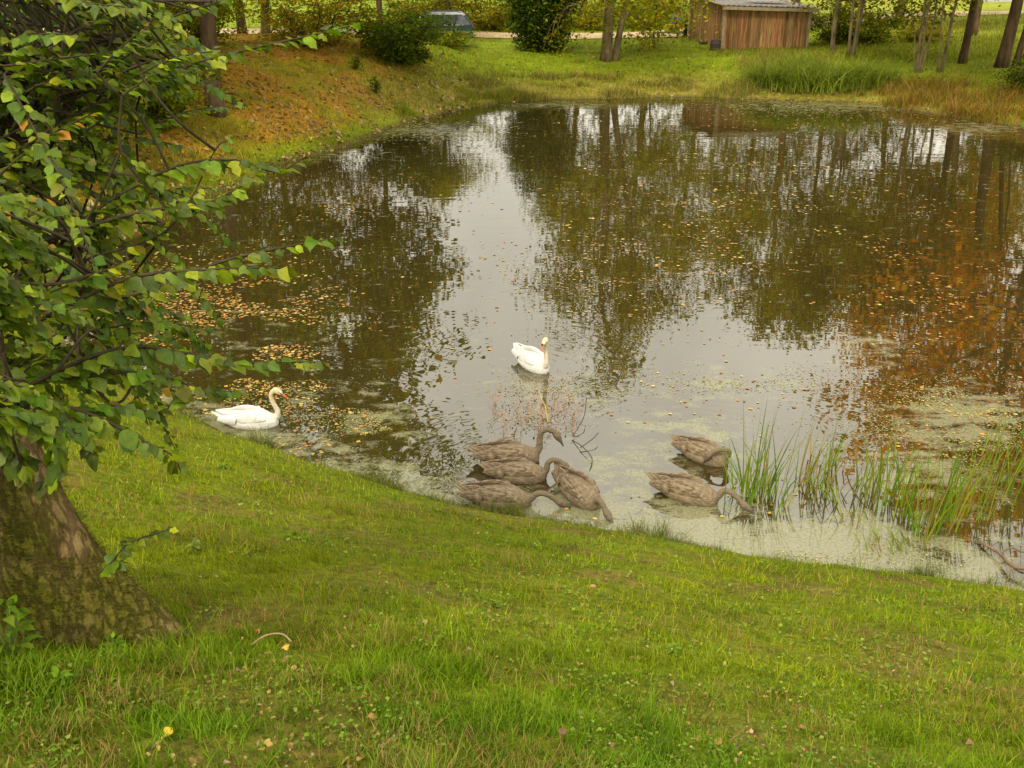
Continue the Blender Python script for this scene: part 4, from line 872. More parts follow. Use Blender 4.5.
for i in range(60):        # and the rest of it, above and behind the picture's left edge
    az = rs.rand() * 2 * math.pi; z = 1.6 + 5.5 * rs.rand(); L_ = 1.3 + 1.4 * rs.rand(); d = np.array([math.cos(az), math.sin(az), 0.25]); c = np.append(trunk_axis(z), z)
    if d[0] > 0.2 and d[1] < 0.6: continue
    BR.append(([c + d * L_ * u + np.array([0, 0, -0.25 * u * u]) + rs.randn(3) * 0.06 for u in (0.4, 0.6, 0.8, 1.0, 1.2)], 0.085, 34, 0.05))
limbs_ = []; tw = MB(); PL = []; DL = []; NL = []; LL = []; CL = []
for bi, (pts, ln, cnt, yel) in enumerate(BR):
    cnt = int(cnt * (2.9 if bi < 17 else 1.9))
    Q = np.array(smooth_path(pts, 5)); r0 = 0.0085 if cnt > 55 else 0.0042
    tw.tube(Q, np.linspace(r0, 0.002, len(Q)), 5, cap=False)
    if np.hypot(*(Q[0][:2] - trunk_axis(max(Q[0][2], 0.3)))) > 0.3 and bi != 16:       # join it to the trunk or to a limb
        z1 = max(Q[0][2] - 0.35, 0.45); a0 = np.append(trunk_axis(z1), z1); mid = (a0 + Q[0]) / 2 + np.array([0, 0, 0.06])
        if len(limbs_) and bi >= 17 and Q[0][2] < 3.2:
            LB = np.concatenate(limbs_); od_ = np.argsort(((LB - Q[0])**2).sum(1)); a0 = LB[od_[rs.randint(0, 26)]]; mid = (a0 + Q[0]) / 2 + rs.randn(3) * 0.05
        tw.tube(smooth_path([a0, mid, Q[0]], 4), np.linspace(r0 * 1.25, r0, 9), 5, cap=False)
    if bi < 17: limbs_.append(Q)
    s = np.concatenate([[0], np.cumsum(np.linalg.norm(np.diff(Q, axis=0), axis=1))]); 
    side = 1
    for j in range(cnt):
        u = (0.02 + 0.98 * (j + 0.5 * rs.rand()) / cnt); 
        P_ = np.array([np.interp(u * s[-1], s, Q[:, a_]) for a_ in range(3)]); i_ = min(int(u * (len(Q) - 1)), len(Q) - 2); T_ = Q[i_ + 1] - Q[i_]; T_ /= np.linalg.norm(T_) + 1e-9
        Sd = np.cross(T_, [0, 0, 1.0]); Sd /= np.linalg.norm(Sd) + 1e-6; side = -side
        d = T_ * (0.55 + 0.3 * rs.rand()) + Sd * side * (0.75 + 0.2 * rs.randn()) + np.array([0, 0, -0.05 - 0.38 * rs.rand()]) + rs.randn(3) * 0.2
        if j >= cnt - 1: d = T_ + np.array([0, 0, -0.25])
        d /= np.linalg.norm(d); nr_ = np.array([0, -0.25, 1.0]) + rs.randn(3) * 0.33; nr_ -= d * (nr_ @ d); nr_ /= np.linalg.norm(nr_)
        PL.append(P_ + d * 0.008); DL.append(d); NL.append(nr_); LL.append((0.74 if bi < 17 else 0.53) * ln * (0.62 + 0.7 * rs.rand()) * (1 - 0.3 * u * u))
        rr_ = rs.rand()
        if rr_ < yel * 0.75: c_ = np.array([0.36, 0.38, 0.012])
        elif rr_ < yel * 0.75 + 0.008: c_ = np.array([0.4, 0.2, 0.02])
        else: c_ = np.array([(0.11, 0.175, 0.007), (0.155, 0.22, 0.008), (0.08, 0.13, 0.007), (0.22, 0.27, 0.01)][rs.randint(4)])
        CL.append(np.clip(c_ * (0.5 + 0.9 * rs.rand()) * (1 + 0.08 * rs.randn(3)), 0.005, 0.8))
mb.v += [] ; link('trunk', mb.mesh('trunk'), M_mossy, big)
tw.build('branch', M_twig, big, True)
# moss cushions on the lower trunk
RG = np.array(rings); mrs = np.random.RandomState(5); zi = mrs.randint(2, 52, 60000); ki = mrs.randint(0, n, 60000)
A_ = RG[zi, ki]; B_ = RG[zi, (ki + 1) % n]; Cc = RG[zi + 1, ki]; u_ = mrs.rand(60000, 1); v_ = mrs.rand(60000, 1); MP = A_ + (B_ - A_) * u_ + (Cc - A_) * v_
mn = fbm(np.arctan2(MP[:, 1], MP[:, 0]) * 2.2 + 8, MP[:, 2] * 2.2 + 40, 4); ang_ = np.arctan2(MP[:, 1], MP[:, 0])
MP = MP[(mn > 0.50 + 0.12 * np.clip(MP[:, 2], -0.3, 1)) & (np.abs(ang_ + 0.9) < 1.5)]
mc = palette(len(MP), [(0.1, 0.12, 0.006), (0.15, 0.16, 0.008), (0.07, 0.085, 0.006), (0.2, 0.19, 0.02)], mrs)
mo = link('moss', blade_mesh('moss', MP, 0.008 + 0.014 * mrs.rand(len(MP)), np.full(len(MP), 0.0032), mc, 1.6, 2, mrs, 0.8, az=np.arctan2(MP[:, 1], MP[:, 0])), M_grass, big); mo['kind'] = 'stuff'
PL, DL, NL, LL, CL = map(np.array, (PL, DL, NL, LL, CL))
V, Q, fc, uv = big_leaves(PL, DL, NL, LL, LL * (0.68 + 0.16 * rs.rand(len(LL))), CL, rs)
link('foliage', fast_mesh('foliage', V, [Q], fc, uv), M_leaf, big)

# ------------------------------------------------------------------ grass and ground litter
def lawn_points(n, x0, x1, y0, y1, rs, keep=None):
    px = x0 + (x1 - x0) * rs.rand(n); py = y0 + (y1 - y0) * rs.rand(n); P, hit = on_ground(px, py); sd = shore_dist(P[:, 0], P[:, 1])
    ok = hit & (sd > 0.0) & (P[:, 1] < 120); return P[ok], sd[ok]
rs = np.random.RandomState(101)
P, sd = lawn_points(340000, -160, 1190, 385, 1050, rs)
ok = (P[:, 1] < 15); P, sd = P[ok], sd[ok]
patch = fbm(P[:, 0] * 1.7 + 5, P[:, 1] * 1.7); thin = rs.rand(len(P)) > 0.65 * sst(0.52, 0.7, patch); thin &= rs.rand(len(P)) < 0.4 + 0.75 * sst(0.38, 0.6, fbm(P[:, 0] * 9 + 15, P[:, 1] * 9 + 60, 2)); P, sd, patch = P[thin], sd[thin], patch[thin]
P[:, 2] -= 0.006
tuft = fbm(P[:, 0] * 4 + 90, P[:, 1] * 4); dist = np.hypot(P[:, 0], P[:, 1])
foot = np.exp(-np.abs(np.hypot(P[:, 0] + 1.85, P[:, 1] - 3.0) - 0.62) / 0.14)
h = (0.022 + 0.07 * foot * rs.rand(len(P)) + 0.03 * rs.rand(len(P)) + 0.07 * sst(0.5, 0.8, tuft) * rs.rand(len(P))) * (1 + 0.35 * rs.rand(len(P))) * (1.0 + 0.3 * sst(4, 9, dist))
wd = (0.003 + 0.0028 * rs.rand(len(P))) * (1 + 0.9 * sst(3, 9, dist))
g1 = np.array([0.145, 0.225, 0.004]); g2 = np.array([0.225, 0.265, 0.005]); g3 = np.array([0.34, 0.29, 0.03]); g4 = np.array([0.085, 0.175, 0.008])
tn = fbm(P[:, 0] * 0.9 + 30, P[:, 1] * 0.9 + 11)[:, None]; q = rs.rand(len(P), 1)
c = np.where(q < 0.45, g1, np.where(q < 0.82, g2, np.where(q < 0.9, g3, g4))); c = c * (1 - 0.5 * sst(0.35, 0.7, tn)) + g2 * 0.5 * sst(0.35, 0.7, tn)
midf = (sst(3.0, 5.0, dist) * sst(0.4, 0.6, fbm(P[:, 0] * 1.4 + 80, P[:, 1] * 1.4 + 2)))[:, None] * 0.6; c = c * (1 - midf) + np.array([0.27, 0.265, 0.008]) * midf
nearf = (1 - sst(2.2, 4.5, dist))[:, None]; c = c * (1 - 0.7 * nearf) + g4 * 0.7 * nearf * 1.05
c *= (0.6 + 0.9 * rs.rand(len(P), 1)) * (0.65 + 0.8 * fbm(P[:, 0] * 7 + 3, P[:, 1] * 7, 2))[:, None]; br = ((fbm(P[:, 0] * 2.6 + 70, P[:, 1] * 2.6 + 4) > 0.53) & (rs.rand(len(P)) < 0.4))[:, None]; c = np.where(br, np.array([0.3, 0.2, 0.06]) * (0.6 + 0.8 * rs.rand(len(P), 1)), c)
tag(link('lawn_grass', blade_mesh('lawn_grass', P, h, wd, c, 0.6, 2, rs, 0.3), M_grass), kind='stuff', label='short yellow green grass covering the near bank', cat='grass')

# clover and small broad leaves between the blades
P, sd = lawn_points(42000, -120, 1150, 400, 1000, rs); ok = (P[:, 1] < 14) & (fbm(P[:, 0] * 2.3 + 60, P[:, 1] * 2.3) > 0.5); P = P[ok]; n = len(P)
az = rs.rand(n) * 2 * np.pi; D = np.stack([np.cos(az), np.sin(az), 0.25 + 0.3 * rs.rand(n)], -1); D /= np.linalg.norm(D, axis=1)[:, None]; NR = np.tile([0, 0, 1.0], (n, 1)) + rs.randn(n, 3) * 0.25
L = (0.008 + 0.018 * rs.rand(n) ** 1.5) * (0.7 + 0.5 * sst(2.5, 6, np.hypot(P[:, 0], P[:, 1]))); P[:, 2] += 0.012 + 0.02 * rs.rand(n)
V, Q, fc, uv = big_leaves(P, D, NR, L, L * 0.75, palette(n, [(0.18, 0.27, 0.02), (0.13, 0.22, 0.015), (0.25, 0.31, 0.05), (0.09, 0.16, 0.015), (0.24, 0.2, 0.04)], rs), rs)
tag(link('clover', fast_mesh('clover', V, [Q], fc, uv), M_grass), kind='stuff', label='small clover and plantain leaves among the grass', cat='clover')

# fallen leaves on the grass and the left bank
P1, s1 = lawn_points(5000, -100, 1100, 400, 900, rs); P2, s2 = lawn_points(9000, 60, 480, 20, 240, rs); P3, s3 = lawn_points(1500, 400, 1100, 40, 115, rs)
o2 = (P2[:, 0] < 0) & (rs.rand(len(P2)) < 0.25 + 0.75 * sst(0.35, 0.6, fbm(P2[:, 0] * 0.8, P2[:, 1] * 0.8 + 9))) & (P2[:, 1] > 15) & (P2[:, 1] < 50); P2 = P2[o2]
o1 = P1[:, 1] < 14; P1 = P1[o1]; P1 = P1[fbm(P1[:, 0] * 2.1 + 33, P1[:, 1] * 2.1 + 8) > 0.52][:750]
P = np.concatenate([P1, P2, P3]); n = len(P); az = rs.rand(n) * 2 * np.pi; D = np.stack([np.cos(az), np.sin(az), 0.1 * rs.randn(n)], -1); NR = np.tile([0, 0, 1.0], (n, 1)) + rs.randn(n, 3) * 0.4
L = np.concatenate([0.008 + 0.024 * rs.rand(len(P1)) ** 2.5, 0.09 + 0.09 * rs.rand(len(P2)), 0.1 + 0.08 * rs.rand(len(P3))]); P[:, 2] += 0.02
V, Q, fc, uv = big_leaves(P, D, NR, L, L * 0.7, palette(n, [(0.26, 0.13, 0.03), (0.34, 0.2, 0.05), (0.18, 0.1, 0.04), (0.4, 0.26, 0.06), (0.3, 0.2, 0.1)], rs), rs, 0.4, 0.5)
tag(link('fallen_leaves', fast_mesh('fallen_leaves', V, [Q], fc, uv), M_float), kind='stuff', label='brown and orange fallen leaves strewn over the banks', cat='leaves')

# longer grass of the far banks
def tufts(name, label, polys, n, hmin, hmax, w, cols, rs, bend=0.5, per=9, spread=0.12, segs=3, kind='stuff', patchy=0.0, seed_=0):
    A = []
    for (x0, x1, y0, y1, share, cl) in polys:
        P, sd = lawn_points(int(n * share), x0, x1, y0, y1, rs)
        if patchy: P = P[fbm(P[:, 0] * 0.7 + 13, P[:, 1] * 1.1 + seed_) > patchy]
        A.append((P, cl))
    PP = []; CC = []
    for P, cl in A:
        Pk = np.repeat(P, per, 0); Pk[:, :2] += rs.randn(len(Pk), 2) * spread; PP.append(Pk); CC.append(palette(len(Pk), cl, rs))
    PP = np.concatenate(PP); CC = np.concatenate(CC); PP[:, 2] = height(PP[:, 0], PP[:, 1]) - 0.02; ok = shore_dist(PP[:, 0], PP[:, 1]) > -0.25; PP, CC = PP[ok], CC[ok]; PP[:, 2] = np.maximum(PP[:, 2], -0.03)
    hh = hmin + (hmax - hmin) * rs.rand(len(PP)); return tag(link(name, blade_mesh(name, PP, hh, w * (0.7 + 0.6 * rs.rand(len(PP))), CC, bend, segs, rs, 0.2), M_grass), kind=kind, label=label, cat='grass')
YG = [(0.2, 0.26, 0.008), (0.15, 0.22, 0.008), (0.28, 0.27, 0.02)]; DRY = [(0.38, 0.28, 0.06), (0.22, 0.17, 0.04), (0.36, 0.27, 0.1), (0.15, 0.15, 0.03)]; RUST = [(0.38, 0.19, 0.035), (0.3, 0.15, 0.03), (0.42, 0.25, 0.06), (0.16, 0.12, 0.03)]; SED = [(0.19, 0.26, 0.02), (0.24, 0.29, 0.03), (0.27, 0.28, 0.04), (0.09, 0.13, 0.014)]
tufts('bank_grass', 'grass of the left bank and the far lawn', [(60, 500, 20, 220, 0.5, YG + DRY[:1] + RUST[:1]), (380, 1100, 36, 110, 0.5, YG), (716, 815, 45, 56, 0.12, YG + DRY[:2])], 9000, 0.08, 0.24, 0.022, YG, rs, 0.6, 5, 0.25, 2)
tufts('shore_grass', 'long dry straw coloured grass along the far shore', [(470, 760, 76, 100, 0.75, DRY + YG[:1]), (400, 520, 90, 118, 0.25, YG + DRY[:1]), (60, 300, 150, 300, 0.12, YG)], 1900, 0.15, 0.5, 0.02, DRY, rs, 0.9, 12, 0.13, patchy=0.5)
tufts('rust_grass', 'tall rust brown grass on the right of the far shore', [(850, 1100, 84, 122, 0.8, RUST + YG[:1]), (740, 830, 58, 72, 0.12, RUST[1:2] + DRY + YG)], 1300, 0.25, 0.8, 0.022, RUST, rs, 0.9, 13, 0.15, patchy=0.46, seed_=40)
tufts('meadow_grass', 'rough pale grass of the meadow beyond the trees', [(820, 1060, 14, 60, 1.0, YG[2:] + [(0.26, 0.28, 0.03)])], 2400, 0.15, 0.35, 0.04, YG, rs, 0.6, 6, 0.4, 2)
tufts('edge_grass', 'longer green blades overhanging the near water edge', [(150, 1100, 400, 610, 1.0, [(0.11, 0.15, 0.015), (0.15, 0.17, 0.02), (0.08, 0.12, 0.015)])], 0, 0.05, 0.1, 0.005, YG, rs) if False else None
# a fringe of blades right on the near lip
sp = shore[(shore[:, 1] < 14) & (shore[:, 0] < 8)]; k = rs.randint(0, len(sp) - 1, 14000); u = rs.rand(14000, 1); Pe = sp[k] * (1 - u) + sp[k + 1] * u
okk = np.linalg.norm(sp[k] - sp[k + 1], axis=1) < 1.5; Pe = Pe[okk]; Pe += rs.randn(len(Pe), 2) * (0.05 + 0.16 * fbm(Pe[:, :1] * 1.3, Pe[:, 1:] * 1.3 + 20) ** 2); keep_ = (fbm(Pe[:, 0] * 3, Pe[:, 1] * 3) > 0.42); Pe = Pe[keep_]
Pe = np.column_stack([Pe, np.maximum(height(Pe[:, 0], Pe[:, 1]), -0.02)]); n = len(Pe)
tag(link('edge_grass', blade_mesh('edge_grass', Pe, 0.03 + (0.04 + 0.3 * sst(0.5, 0.78, fbm(Pe[:, 0] * 2.2 + 9, Pe[:, 1] * 2.2 + 70))) * rs.rand(n), np.full(n, 0.006), palette(n, [(0.12, 0.16, 0.015), (0.16, 0.18, 0.02), (0.09, 0.12, 0.02), (0.2, 0.16, 0.05)], rs), 0.7, 3, rs, 0.4), M_grass), kind='stuff', label='longer grass blades leaning over the near water edge', cat='grass')

# sedge tussocks on the far right shore: countable clumps
def clump(name, label, cat, base, n, h0, h1, w, spread, cols, seed, bend=0.6, group=None, mat=None, segs=5, tilt=0.18, part=None):
    rs = np.random.RandomState(seed); P = np.zeros((n, 3)); P[:, :2] = rs.randn(n, 2) * spread
    col = palette(n, cols, rs); me = blade_mesh(name, P, h0 + (h1 - h0) * rs.rand(n), w * (0.7 + 0.6 * rs.rand(n)), col, bend, segs, rs, tilt)
    o = link(name, me, mat or M_grass); o.location = base; return tag(o, label, cat, group)
SG = 'green sedge tussocks on the far right shore'
for i, (px, py, w_, l_) in enumerate([(768, 84, 0.5, 'leftmost green sedge tussock, small and pale, on the far shore'), (792, 88, 0.65, 'broad pale green sedge tussock in front of the shed corner'),
                                      (820, 88, 0.75, 'largest bright sedge tussock in the middle of the sedge row'), (846, 86, 0.6, 'sedge tussock below the fan of dark stems'), (868, 84, 0.55, 'darker sedge tussock at the right end of the sedge row'), (800, 76, 0.5, 'sedge tussock set back behind the row, near the shed')]):
    g = G(px, py); clump('sedge_tussock', l_, 'sedge', (g[0], g[1], H(g[0], g[1]) - 0.03), 820, 0.55, 1.65, 0.028, w_ * 0.9, SED, 300 + i, 1.5, SG)

# ------------------------------------------------------------------ things in the water
def reeds(label, blist, seed, group='reed clumps by the near shore', cat='reed', dead=0.12, w=0.019):
    """blist: (base px, base py, tip px, tip py) for leading blades; more are grown around them"""
    rs = np.random.RandomState(seed); V = []; c0 = on_water(np.mean([b[0] for b in blist]), np.mean([b[1] for b in blist]))
    g_v, g_q, g_t, g_c = [], [], [], []; off = 0; mb = MB()
    root = empty('reed_clump', tuple(c0), label, cat, group); lst = []
    for (bx, by, tx, ty, cnt) in blist:
        for k in range(int(cnt * 2.1)):
            b = on_water(bx + rs.randn() * 10, by + rs.randn() * 6); L = (by - ty) / 1000 * np.linalg.norm(b - np.array([0, 0, CAM_H])) * 1.12 * (0.55 + 0.5 * rs.rand() if k else 1.0)
            ang = (tx - bx) / max(by - ty, 20) * (1 if k == 0 else 0.4 + rs.rand()) + (rs.randn() * 0.12 if k else 0)
            dry = rs.rand() < dead; col = (0.26, 0.17, 0.05) if dry else [(0.13, 0.24, 0.008), (0.18, 0.28, 0.01), (0.09, 0.17, 0.008), (0.27, 0.3, 0.02)][rs.randint(4)]
            lst.append((b - c0, L, ang, rs.randn() * 0.2, col, w * (0.6 + 0.5 * rs.rand()), dry and rs.rand() < 0.6))
    for b, L, ang, dy, col, ww, kink in lst:
        n = 8; P = []; 
        for j in range(n + 1):
            u = j / n; x = ang * L * (0.45 * u + 0.55 * u * u); y = dy * L * u * u; z = L * (u - 0.12 * abs(ang) * u * u) - 0.06
            if kink and u > 0.5: q_ = (u - 0.5); x += np.sign(ang + 1e-3) * q_ * L * 0.7; z -= q_ * L * 1.5
            P.append(b + np.array([x, y, z]))
        S = np.array([math.cos(dy * 4), 0.35 + math.sin(dy * 4) * 0.5, 0]); S /= np.linalg.norm(S); N_ = np.array([-S[1], S[0], 0]); vs_ = []; fs_ = []
        for j, p_ in enumerate(P):
            u = j / n; hw = ww * 0.5 * (1 - u**2.2) + 0.0006
            vs_ += [p_ - S * hw, p_ + N_ * hw * 0.35, p_ + S * hw]
        for j in range(n): fs_ += [(3*j, 3*j+1, 3*j+4, 3*j+3), (3*j+1, 3*j+2, 3*j+5, 3*j+4)]
        mb.cur = tuple(np.clip(np.array(col) * (0.8 + 0.4 * rs.rand()), 0, 1)); mb.add(vs_, fs_)
    mb.build('blade', M_reed, root, True); return root
reeds('upright green reed clump just right of the preening cygnet', [(742, 492, 722, 425, 4), (750, 496, 757, 408, 6), (752, 495, 764, 412, 5), (762, 498, 778, 440, 4), (768, 496, 790, 424, 5), (757, 500, 748, 430, 4), (775, 505, 790, 465, 3), (738, 482, 716, 440, 3)], 401)
reeds('thin reed clump in the middle of the row, with bent brown blades', [(800, 480, 808, 420, 4), (805, 478, 824, 438, 3), (815, 490, 812, 402, 4), (822, 486, 838, 432, 5), (820, 470, 831, 412, 4), (840, 468, 850, 428, 3), (835, 500, 805, 462, 4), (845, 492, 868, 455, 3)], 402, dead=0.4)
reeds('leaning reed clump between the bent brown blades and the dense green reeds', [(868, 500, 880, 440, 4), (880, 505, 872, 415, 7), (890, 500, 898, 446, 4), (862, 490, 855, 440, 3), (905, 515, 912, 440, 7), (884, 470, 868, 430, 3), (895, 480, 905, 440, 3)], 403, dead=0.3)
reeds('dense dark green reed clump nearest the fallen branch on the right', [(925, 530, 935, 450, 7), (938, 535, 960, 440, 9), (930, 520, 925, 445, 5), (950, 520, 962, 432, 8), (975, 515, 985, 440, 6), (915, 525, 900, 470, 4), (980, 515, 1005, 440, 5), (968, 500, 975, 420, 5)], 404, dead=0.22)
reeds('reed clump at the right edge, in front of the orange reflections', [(996, 470, 1004, 402, 8), (1010, 480, 1014, 400, 8), (1002, 488, 990, 430, 4), (1020, 490, 1030, 420, 4), (985, 455, 992, 412, 3), (1035, 500, 1050, 430, 5)], 405, dead=0.2)
reeds('low broken reed stubs standing between two clumps in shallow water', [(900, 545, 886, 520, 6), (880, 548, 870, 522, 6), (912, 552, 905, 530, 5), (858, 520, 850, 495, 5)], 406, dead=0.5)

# bare reddish twigs with a yellow stem in the water, beside the topmost cygnet
c0 = on_water(540, 425); tp = empty('water_twigs', tuple(c0), 'reddish brown twiggy water plant behind the cygnet with the arched neck', 'water plant')
rs = np.random.RandomState(55); mb = MB()
for i in range(34):
    b = on_water(495 + 85 * rs.rand(), 395 + 42 * rs.rand()) - c0; h_ = 0.08 + 0.2 * rs.rand()
    q = [b + np.array([0, 0, -0.05])]
    for s_ in range(4): q.append(q[-1] + np.array([rs.randn() * 0.035, rs.randn() * 0.035, h_ / 4]))
    mb.tube(q, [0.0045, 0.0036, 0.003, 0.002, 0.001], 4)
    for s_ in range(1, 5):
        for t_ in range(2): mb.tube([q[s_], q[s_] + rs.randn(3) * np.array([0.07, 0.07, 0.04]) + np.array([0, 0, 0.03])], [0.0025, 0.001], 3)
mb.build('twig', simple_mat('red_twig', (0.26, 0.12, 0.06), (0.4, 0.22, 0.1), 20, 0.8, 0), tp)
mb = MB(); mb.tube([on_water(548, 422) - c0, on_water(545, 412) - c0 + np.array([0, 0, .1]), on_water(542, 412) - c0 + np.array([0, 0, .17]), on_water(540, 408) - c0 + np.array([-0.02, 0, .26])], [0.012, 0.01, 0.008, 0.005], 6)
o = mb.build('stem', simple_mat('yellow_stem', (0.4, 0.27, 0.04), (0.5, 0.36, 0.06), 20, 0.6, 0), tp, True); o['label'] = 'yellow stem leaning among the reddish twigs'
P = on_water(500 + 75 * rs.rand(420), 380 + 48 * rs.rand(420)) - c0; P[:, 2] = 0.02 + 0.2 * rs.rand(420); link('bud', leaf_cards(P, 0.03, palette(420, [(0.26, 0.1, 0.03), (0.3, 0.2, 0.04), (0.18, 0.08, 0.03)], rs), rs), M_float, tp)['kind'] = 'stuff'
c0 = on_water(583, 445); mb = MB(); 
for pp, zz in (([(570, 438), (578, 432), (584, 424), (586, 412)], [-.03, .06, .12, .2]), ([(572, 440), (582, 450), (592, 462), (588, 474)], [0.0, .05, .04, -.02]), ([(580, 450), (592, 445), (598, 440)], [.03, .08, .1])):
    mb.tube(smooth_path([on_water(a_, b_) - c0 + np.array([0, 0, z_]) for (a_, b_), z_ in zip(pp, zz)], 4), 0.0055, 5)
o = tag(mb.build('driftwood_twig', M_twig, None, True), 'small dark forked twig sticking out of the water right of the reddish twigs', 'twig'); o.location = c0
# fallen branch at the right
c0 = on_water(1000, 560); mb = MB()
def wp(px, py, z): return on_water(px, py) - c0 + np.array([0, 0, z])
mb.tube(smooth_path([wp(972, 540, -0.04), wp(982, 546, 0.03), wp(998, 558, 0.06), (wp(1010, 572, 0.08)), wp(1030, 578, 0.1), wp(1070, 585, 0.12), wp(1120, 588, 0.1)], 5), np.linspace(0.012, 0.03, 31), 7)
mb.tube(smooth_path([wp(998, 558, 0.06), wp(1010, 556, 0.1), wp(1022, 562, 0.12), wp(1045, 560, 0.2)], 4), np.linspace(0.014, 0.008, 13), 6)
mb.tube(smooth_path([wp(1012, 572, 0.08), wp(1008, 580, 0.02), wp(1000, 586, -0.03)], 4), np.linspace(0.01, 0.004, 9), 5)
o = tag(mb.build('fallen_branch', simple_mat('wet_wood', (0.1, 0.06, 0.03), (0.22, 0.14, 0.07), 14, 0.7, 0.4), None, True), 'crooked brown fallen branch lying in the water at the right edge', 'branch'); o.location = c0

# leaves and weed afloat
rs = np.random.RandomState(88)
def zone(n, cx, cy, rx, ry, clus=0.0):
    a_ = rs.randn(n, 2); px = cx + a_[:, 0] * rx * 0.55; py = cy + a_[:, 1] * ry * 0.55
    P = on_water(px, py, 0.0); sd = shore_dist(P[:, 0], P[:, 1]); ok = (sd < -0.05) & (P[:, 1] < 45) & (P[:, 1] > 6)
    if clus: ok &= fbm(P[:, 0] * 0.9 + 7, P[:, 1] * 1.6) > clus
    return P[ok]
PO = np.concatenate([zone(1500, 700, 200, 190, 90, 0.52), zone(700, 640, 270, 160, 60, 0.52), zone(3800, 240, 335, 100, 70, 0.52), zone(900, 150, 300, 80, 50, 0.5), zone(200, 380, 410, 80, 50, 0.5), zone(650, 940, 300, 90, 90, 0.53), zone(170, 960, 420, 80, 40),
                     zone(80, 720, 390, 120, 30), zone(350, 870, 210, 150, 70, 0.42), zone(260, 330, 220, 90, 60, 0.45), zone(90, 290, 450, 60, 20), zone(140, 700, 120, 260, 20), zone(40, 480, 300, 60, 80), zone(30, 620, 500, 220, 25), zone(150, 860, 118, 120, 12)])
n = len(PO); PO[:, 2] = 0.006; az = rs.rand(n) * 2 * np.pi; D = np.stack([np.cos(az), np.sin(az), np.zeros(n)], -1); NR = np.tile([0, 0, 1.0], (n, 1)) + rs.randn(n, 3) * 0.06
far_ = sst(12, 30, PO[:, 1]); L = (0.028 + 0.045 * rs.rand(n) ** 1.8) * (1 + 0.75 * far_)
V, Q, fc, uv = big_leaves(PO, D, NR, L, L * 0.75, palette(n, [(0.36, 0.17, 0.03), (0.42, 0.25, 0.04), (0.26, 0.12, 0.03), (0.42, 0.32, 0.12), (0.26, 0.18, 0.05), (0.36, 0.14, 0.025), (0.36, 0.28, 0.06)], rs), rs, 0.12, -0.05)
V[:, 2] = np.maximum(V[:, 2], 0.004)
tag(link('floating_leaves', fast_mesh('floating_leaves', V, [Q], fc, uv), M_float), kind='stuff', label='orange and tan autumn leaves afloat on the pond', cat='leaves')
PW = np.concatenate([zone(2600, 390, 418, 60, 40, 0.47), zone(4200, 955, 415, 90, 36, 0.4), zone(1200, 280, 395, 90, 40, 0.52), zone(1500, 760, 385, 120, 30, 0.52), zone(1400, 830, 106, 130, 9), zone(900, 420, 132, 70, 10), zone(2200, 680, 545, 300, 26, 0.5), zone(1600, 560, 400, 70, 24, 0.5), zone(1500, 880, 470, 120, 30, 0.48)])
n = len(PW); PW[:, 2] = 0.004; L = (0.009 + 0.016 * rs.rand(n)) * (1 + 2.4 * sst(14, 34, PW[:, 1])); az = rs.rand(n) * 2 * np.pi
k = 5; an = az[:, None] + np.arange(k) * 2 * np.pi / k; V = np.stack([PW[:, 0:1] + np.cos(an) * L[:, None] * 0.6, PW[:, 1:2] + np.sin(an) * L[:, None] * 0.6, np.tile(PW[:, 2:3], (1, k)) + 0.002 * rs.rand(n, k)], -1).reshape(-1, 3)
tag(link('duckweed', fast_mesh('duckweed', V, [np.arange(n * k).reshape(n, k)], palette(n, [(0.22, 0.22, 0.06), (0.3, 0.28, 0.1), (0.16, 0.17, 0.04), (0.34, 0.26, 0.1)], rs)), M_float), kind='stuff', label='yellow green duckweed and scum drifting in patches', cat='duckweed')

# ------------------------------------------------------------------ small plants on the near lawn
M_green_stem = simple_mat('green_stem', (0.09, 0.14, 0.012), (0.14, 0.19, 0.02), 20, 0.7, 0)
def herb(name, label, cat, px, py, n, L, cols, seed, h=0.05, group=None):
    rs = np.random.RandomState(seed); g = G(px, py); az = np.arange(n) * 2.4 + rs.rand(n) * 0.6; el = 0.15 + 0.7 * rs.rand(n)
    D = np.stack([np.cos(az) * np.cos(el), np.sin(az) * np.cos(el), np.sin(el)], -1); NR = np.stack([-np.cos(az) * np.sin(el), -np.sin(az) * np.sin(el), np.cos(el)], -1); P = D * 0.25 * h + np.array([0, 0, 0.005]); P[:, 2] += h * rs.rand(n)
    l = L * (0.6 + 0.6 * rs.rand(n)); V, Q, fc, uv = big_leaves(P, D, NR, l, l * 0.55, palette(n, cols, rs), rs, 0.3, 0.5)
    root = empty(name, (g[0], g[1], H(g[0], g[1]) - 0.005), label, cat, group); link('leaf', fast_mesh('leaf', V, [Q], fc, uv), M_grass, root)
    mb = MB()
    for i in range(0, n, 2): mb.tube([(0, 0, -0.02), tuple(P[i] * 0.6), tuple(P[i])], 0.002, 4)
    mb.build('stem', M_green_stem, root)
LG = [(0.16, 0.26, 0.014), (0.2, 0.29, 0.02), (0.12, 0.2, 0.012)]; PG = [(0.3, 0.36, 0.08), (0.24, 0.31, 0.05)]; DG = [(0.09, 0.17, 0.01), (0.13, 0.21, 0.012)]
herb('nettle', 'tall dark leafy nettle against the left foot of the mossy trunk', 'nettle', 14, 660, 46, 0.05, DG, 501, 0.2)
herb('nettle', 'small nettle sprout at the left edge above the tall nettle', 'nettle', 2, 590, 12, 0.06, DG + LG, 502, 0.16)
herb('dock_plant', 'pale broad leaved plant on the grass below the left swan', 'plant', 222, 468, 60, 0.05, PG + LG, 503, 0.03)
herb('dock_plant', 'light green leafy plant in the lower left corner of the lawn', 'plant', 62, 690, 44, 0.03, LG, 504, 0.05)
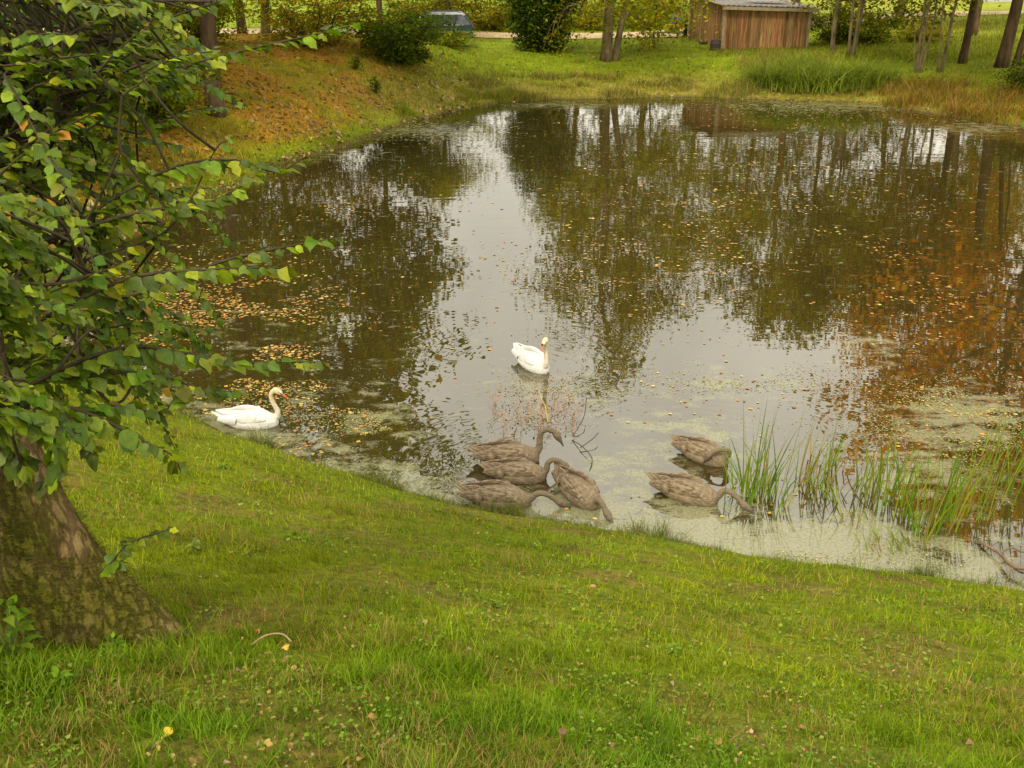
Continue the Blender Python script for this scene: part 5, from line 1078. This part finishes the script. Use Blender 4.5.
herb('dock_plant', 'bright leafy plant just below the root of the mossy trunk', 'plant', 115, 650, 34, 0.03, LG, 505, 0.05)
herb('dock_plant', 'low rosette of round leaves in the middle of the lawn', 'plant', 495, 607, 34, 0.028, LG, 506, 0.03)
herb('dock_plant', 'small leafy plant on the lawn right of the rosette', 'plant', 672, 655, 34, 0.028, [(0.15, 0.25, 0.015), (0.2, 0.3, 0.025)], 507, 0.05)
herb('dock_plant', 'single pale leafy sprout right of the small trunk shoot', 'plant', 195, 548, 18, 0.035, PG, 508, 0.03)
for i, (px, py, c, l_) in enumerate([(76, 641, (0.55, 0.33, 0.02), 'yellow fallen leaf in the grass below the mossy root'), (288, 657, (0.55, 0.38, 0.04), 'small yellow fallen leaf on the lawn beside a dry curled stalk'), (174, 736, (0.6, 0.4, 0.03), 'bright yellow leaf low in the grass near the bottom edge'),
                                      (590, 590, (0.3, 0.17, 0.06), 'brown curled leaf on the middle of the lawn'), (565, 742, (0.14, 0.07, 0.03), 'dark brown dead leaf in the grass at the bottom')]):
    g = G(px, py); rs = np.random.RandomState(600 + i); D = np.array([[math.cos(i * 2.1), math.sin(i * 2.1), 0.25]]); D /= np.linalg.norm(D)
    V, Q, fc, uv = big_leaves(np.zeros((1, 3)), D, np.array([[0, -0.3, 1.0]]), np.array([0.038]), np.array([0.026]), np.array([c]), rs, 0.4, 0.6)
    o = tag(link('fallen_leaf', fast_mesh('fallen_leaf', V, [Q], fc, uv), M_float), l_, 'leaf'); o.location = (g[0], g[1], H(g[0], g[1]) + 0.03)
g = G(272, 646); mb = MB(); mb.tube(smooth_path([(-0.07, -0.03, 0.03), (-0.02, 0.0, 0.05), (0.04, 0.01, 0.05), (0.08, -0.01, 0.03)], 5), 0.0035, 6)
o = tag(mb.build('dry_stalk', simple_mat('straw', (0.3, 0.2, 0.1), (0.4, 0.28, 0.15), 30, 0.8, 0), None, True), 'dry curled brown stalk lying on the lawn right of the root', 'stalk'); o.location = (g[0], g[1], H(g[0], g[1]))
